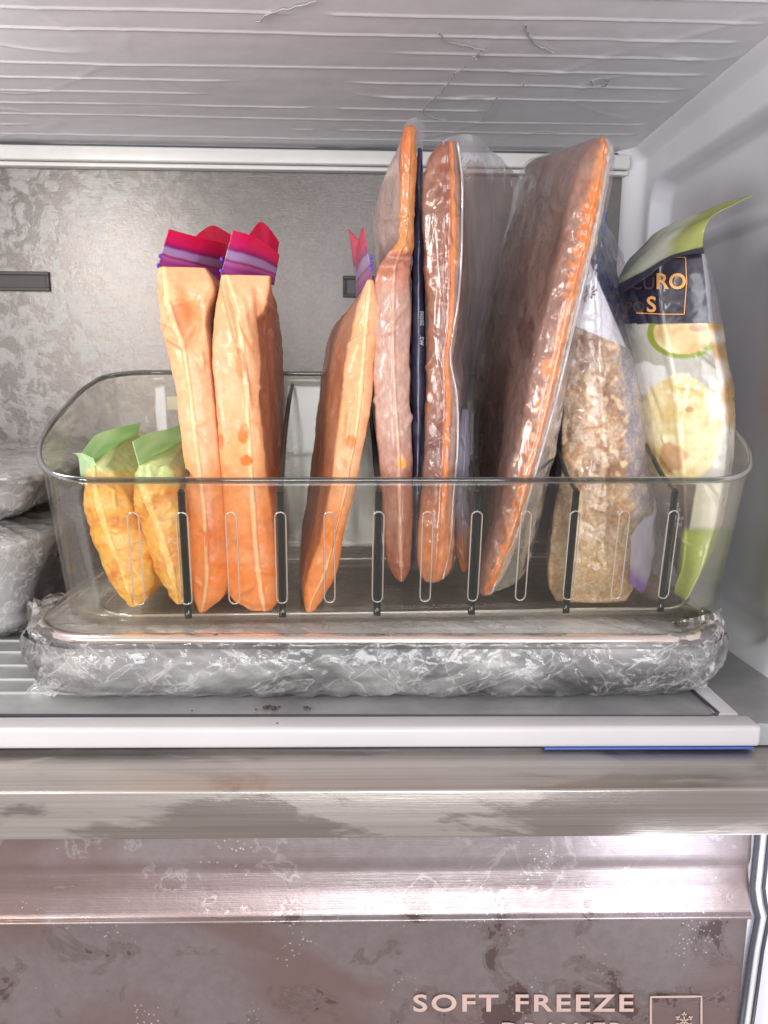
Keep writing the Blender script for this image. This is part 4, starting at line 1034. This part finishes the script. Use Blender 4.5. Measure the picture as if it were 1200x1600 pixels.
link('outer_film', pouch([(r_[0], r_[1] - 2, r_[2], r_[3] + 12, r_[4] + 8) for r_ in rD], YI + .021, YI + .11, .016, .012, .002, seed=52, M=130, Nf=50, Ns=20, pin=(.05, .08), amp=(.002, 20, .0030, 36), inflate=.001, sm=3), M_film, b)
# doodle, small print
rays = [stroke_src([(914, 459), (917, 452), (919, 458), (916, 466), (914, 472), (913, 465), (918, 459)], 1.5, 3)]
for a, r0_, r1_ in ((100, 12, 17), (75, 12, 19), (50, 12, 20), (25, 11, 20), (0, 10, 15), (-35, 9, 12)):
    ca, sa = math.cos(math.radians(a)), math.sin(math.radians(a))
    rays.append(stroke_src([(918 + (r0_ - 3) * ca, 460 - (r0_ - 3) * sa), (918 + (r1_ - 3) * ca, 460 - (r1_ - 3) * sa)], 1.6, 2))
rays.append(stroke_src([(903, 452), (905, 458), (902, 466)], 2, 3)); rays.append(stroke_src([(897, 476), (900, 480), (896, 488)], 2, 3))
link('print', decal_mesh(merge_src(*rays), md, .0022), M_black, b, False)
link('print', decal_mesh(merge_src(text_src('pages Extend', 922, 368, 10, rot=-66), text_src('at Home', 930, 352, 8, rot=-66)), md, .0022), M_whiteink, b, False)
# loose lilac zip corner low on the right
link('film_flap', patch([[(985, 838, YI - .002), (1003, 815, YI), (1020, 800, YI + .004), (1024, 760, YI + .008)], [(985, 850, YI - .002), (1002, 860, YI - .001), (1018, 870, YI + .004), (1024, 860, YI + .008)], [(984, 910, YI - .001), (994, 920, YI), (1004, 925, YI + .004), (1014, 900, YI + .008)]], 30, 30, (.001, 40, .0016, 70), lambda u, v, px, py: mix(S(186, 184, 206), S(150, 110, 190), sst(.7, .9, v)), 5), zipmat('lilac_film', .35, .2), b)

# blue carton far behind
bx0, bx1 = P(926, 350, .56), P(948, 350, .56)
b = thing('blue_carton', (bx0.x, .57, 0.04), 'narrow blue carton behind the top of the shredded meat bag', 'carton')
link('carton_side', box(bx0.x - 0.03, bx1.x, .56, .60, .036, P(940, 330, .56).z, .001), plain('blue_card', S(66, 92, 140), .4), b)

# cauliflower package E
b = thing('vegetable_package', P(1068, 935, YI), 'printed cauliflower package with navy panel and gold letters beside the right wall', 'package')
rE = [(392, 985, 1040, 1101, 1068), (430, 968, 1038, 1105, 1085), (470, 966, 1040, 1110, 1096), (505, 972, 1045, 1114, 1104), (560, 982, 1055, 1126, 1112), (620, 990, 1066, 1136, 1118), (700, 1000, 1072, 1137, 1118), (760, 1012, 1078, 1130, 1112), (850, 1034, 1080, 1110, 1098), (900, 1050, 1076, 1092, 1088), (925, 1060, 1070, 1080, 1078), (938, 1066, 1069, 1073, 1072)]
def pE(side, u, px, py, co):
    n = N(px * .03, py * .03, 2); n2 = N(px * .1, py * .1, 4); n3 = N(px * .012, py * .012, 8)
    if py < 506: return mix(S(54, 52, 72), S(70, 66, 82), .5 + n) if side == 'f' and u < .96 else S(150, 150, 155)
    rt = 1113 + (py - 500) * .18
    if py < 756:
        c = mix(S(206, 203, 196), S(176, 172, 160), .5 + n3 * 1.5)
        # slice in a green bowl
        d = math.hypot((px - 1068) / 56, (py - 520) / 40)
        c = mix(c, S(150, 164, 70), 1 - sst(1.0, 1.03, d))
        c = mix(c, mix(S(234, 222, 182), S(214, 186, 138), .5 + n + n2 * .4), 1 - sst(.82, .86, d))
        c = mix(c, S(196, 140, 130), .6 * spot(px, py, 1090, 512, 18, 7, 3) * (d < .85))
        c = mix(c, S(238, 238, 236), .8 * spot(px, py, 1005, 590, 45, 26, 7))
        # floret
        d = math.hypot((px - 1062) / 68, (py - 672) / 88) + .04 * n2 + .05 * n
        c = mix(c, mix(S(238, 228, 192), S(222, 200, 144), .4 + n + .5 * n2), 1 - sst(.95, 1.0, d))
        c = mix(c, S(176, 120, 60), .6 * spot(px, py, 1078, 640, 9, 6, 3))
        c = mix(c, S(190, 120, 70), .55 * spot(px, py, 1050, 715, 26, 24, 5))
        c = mix(c, S(240, 238, 230), .5 * sst(.15, .4, -n2) * spot(px, py, 1060, 610, 40, 30, 9))
        if px > rt - 8: c = mix(c, mix(S(222, 216, 204), S(190, 150, 90), .5 + 2 * n), .9)
        return c
    c = mix(S(120, 110, 106), S(96, 88, 88), .5 + n)
    c = mix(c, S(170, 150, 130), .4 * (1 - sst(756, 800, py)))
    gx = 1103 - (py - 740) * .16
    c = mix(c, S(214, 210, 196), sst(gx - 14, gx - 10, px) * (1 - sst(820, 840, py)))
    c = mix(c, S(172, 186, 84), sst(gx - 24, gx - 18, px) * sst(820, 836, py))
    c = mix(c, S(172, 186, 84), sst(895, 905, py + (px - 1060) * .2))
    return c
mE = link('printed_bag', pouch(rE, YI + .004, YI + .10, .016, .008, .004, skew=.036, paint=pE, seed=61, M=260, Nf=110, Ns=24, pin=(.02, .12), amp=(.0012, 20, .0008, 45), sm=3), M_print, b)
def topE(u, v, px, py):
    c = mix(S(210, 214, 200), S(178, 184, 110), sst(.5, .75, u + .1 * N(u * 5, v * 5)))
    return mix(c, S(120, 128, 96), .6 * (1 - sst(.0, .35, u)))
zt = link('top_flap', patch([[(985, 398, YI + .05), (1040, 356, YI + .03), (1102, 328, YI + .015), (1178, 300, YI + .0)], [(972, 420, YI + .035), (1020, 385, YI + .02), (1066, 362, YI + .01), (1112, 338, YI + .0)],
                         [(966, 436, YI + .02), (1010, 410, YI + .008), (1055, 390, YI + .0), (1100, 372, YI + .0)], [(968, 460, YI + .006), (1010, 430, YI - .004), (1055, 400, YI - .006), (1102, 396, YI + .002)]], 60, 40, (.0016, 25, .0010, 60), lambda u, v, px, py: mix(topE(u, v, px, py), S(54, 52, 72), sst(.78, .82, v - .05 * (u - .5))), 4), zipmat('package_foil', .10, .2), b)
solid(zt, .0004)
for g_ in (text_src('RO', 1024, 451, 34, bold=.02), text_src('S', 1010, 487, 34, bold=.02)): link('lettering', decal_mesh(g_, mE, .0012), M_gold, b, False)
link('lettering', decal_mesh(text_src('CU', 984, 452, 28, bold=.01), mE, .0008), M_goldf, b, False)
link('lettering', decal_mesh(text_src('PO', 976, 488, 24, bold=.01), mE, .0008), M_goldf, b, False)
link('frame_line', decal_mesh(merge_src(stroke_src([(1052, 402), (1071, 402), (1073, 440), (1069, 491), (1040, 491), (994, 489)], 1.5, 8)), mE, .001), M_gold, b, False)
link('lettering', decal_mesh(merge_src(text_src('nping', 1040, 790, 10), text_src('n ust', 1044, 799, 10), text_src('d to', 1052, 812, 10), text_src('tial', 1054, 822, 10)), mE, .001), M_whiteink, b, False)
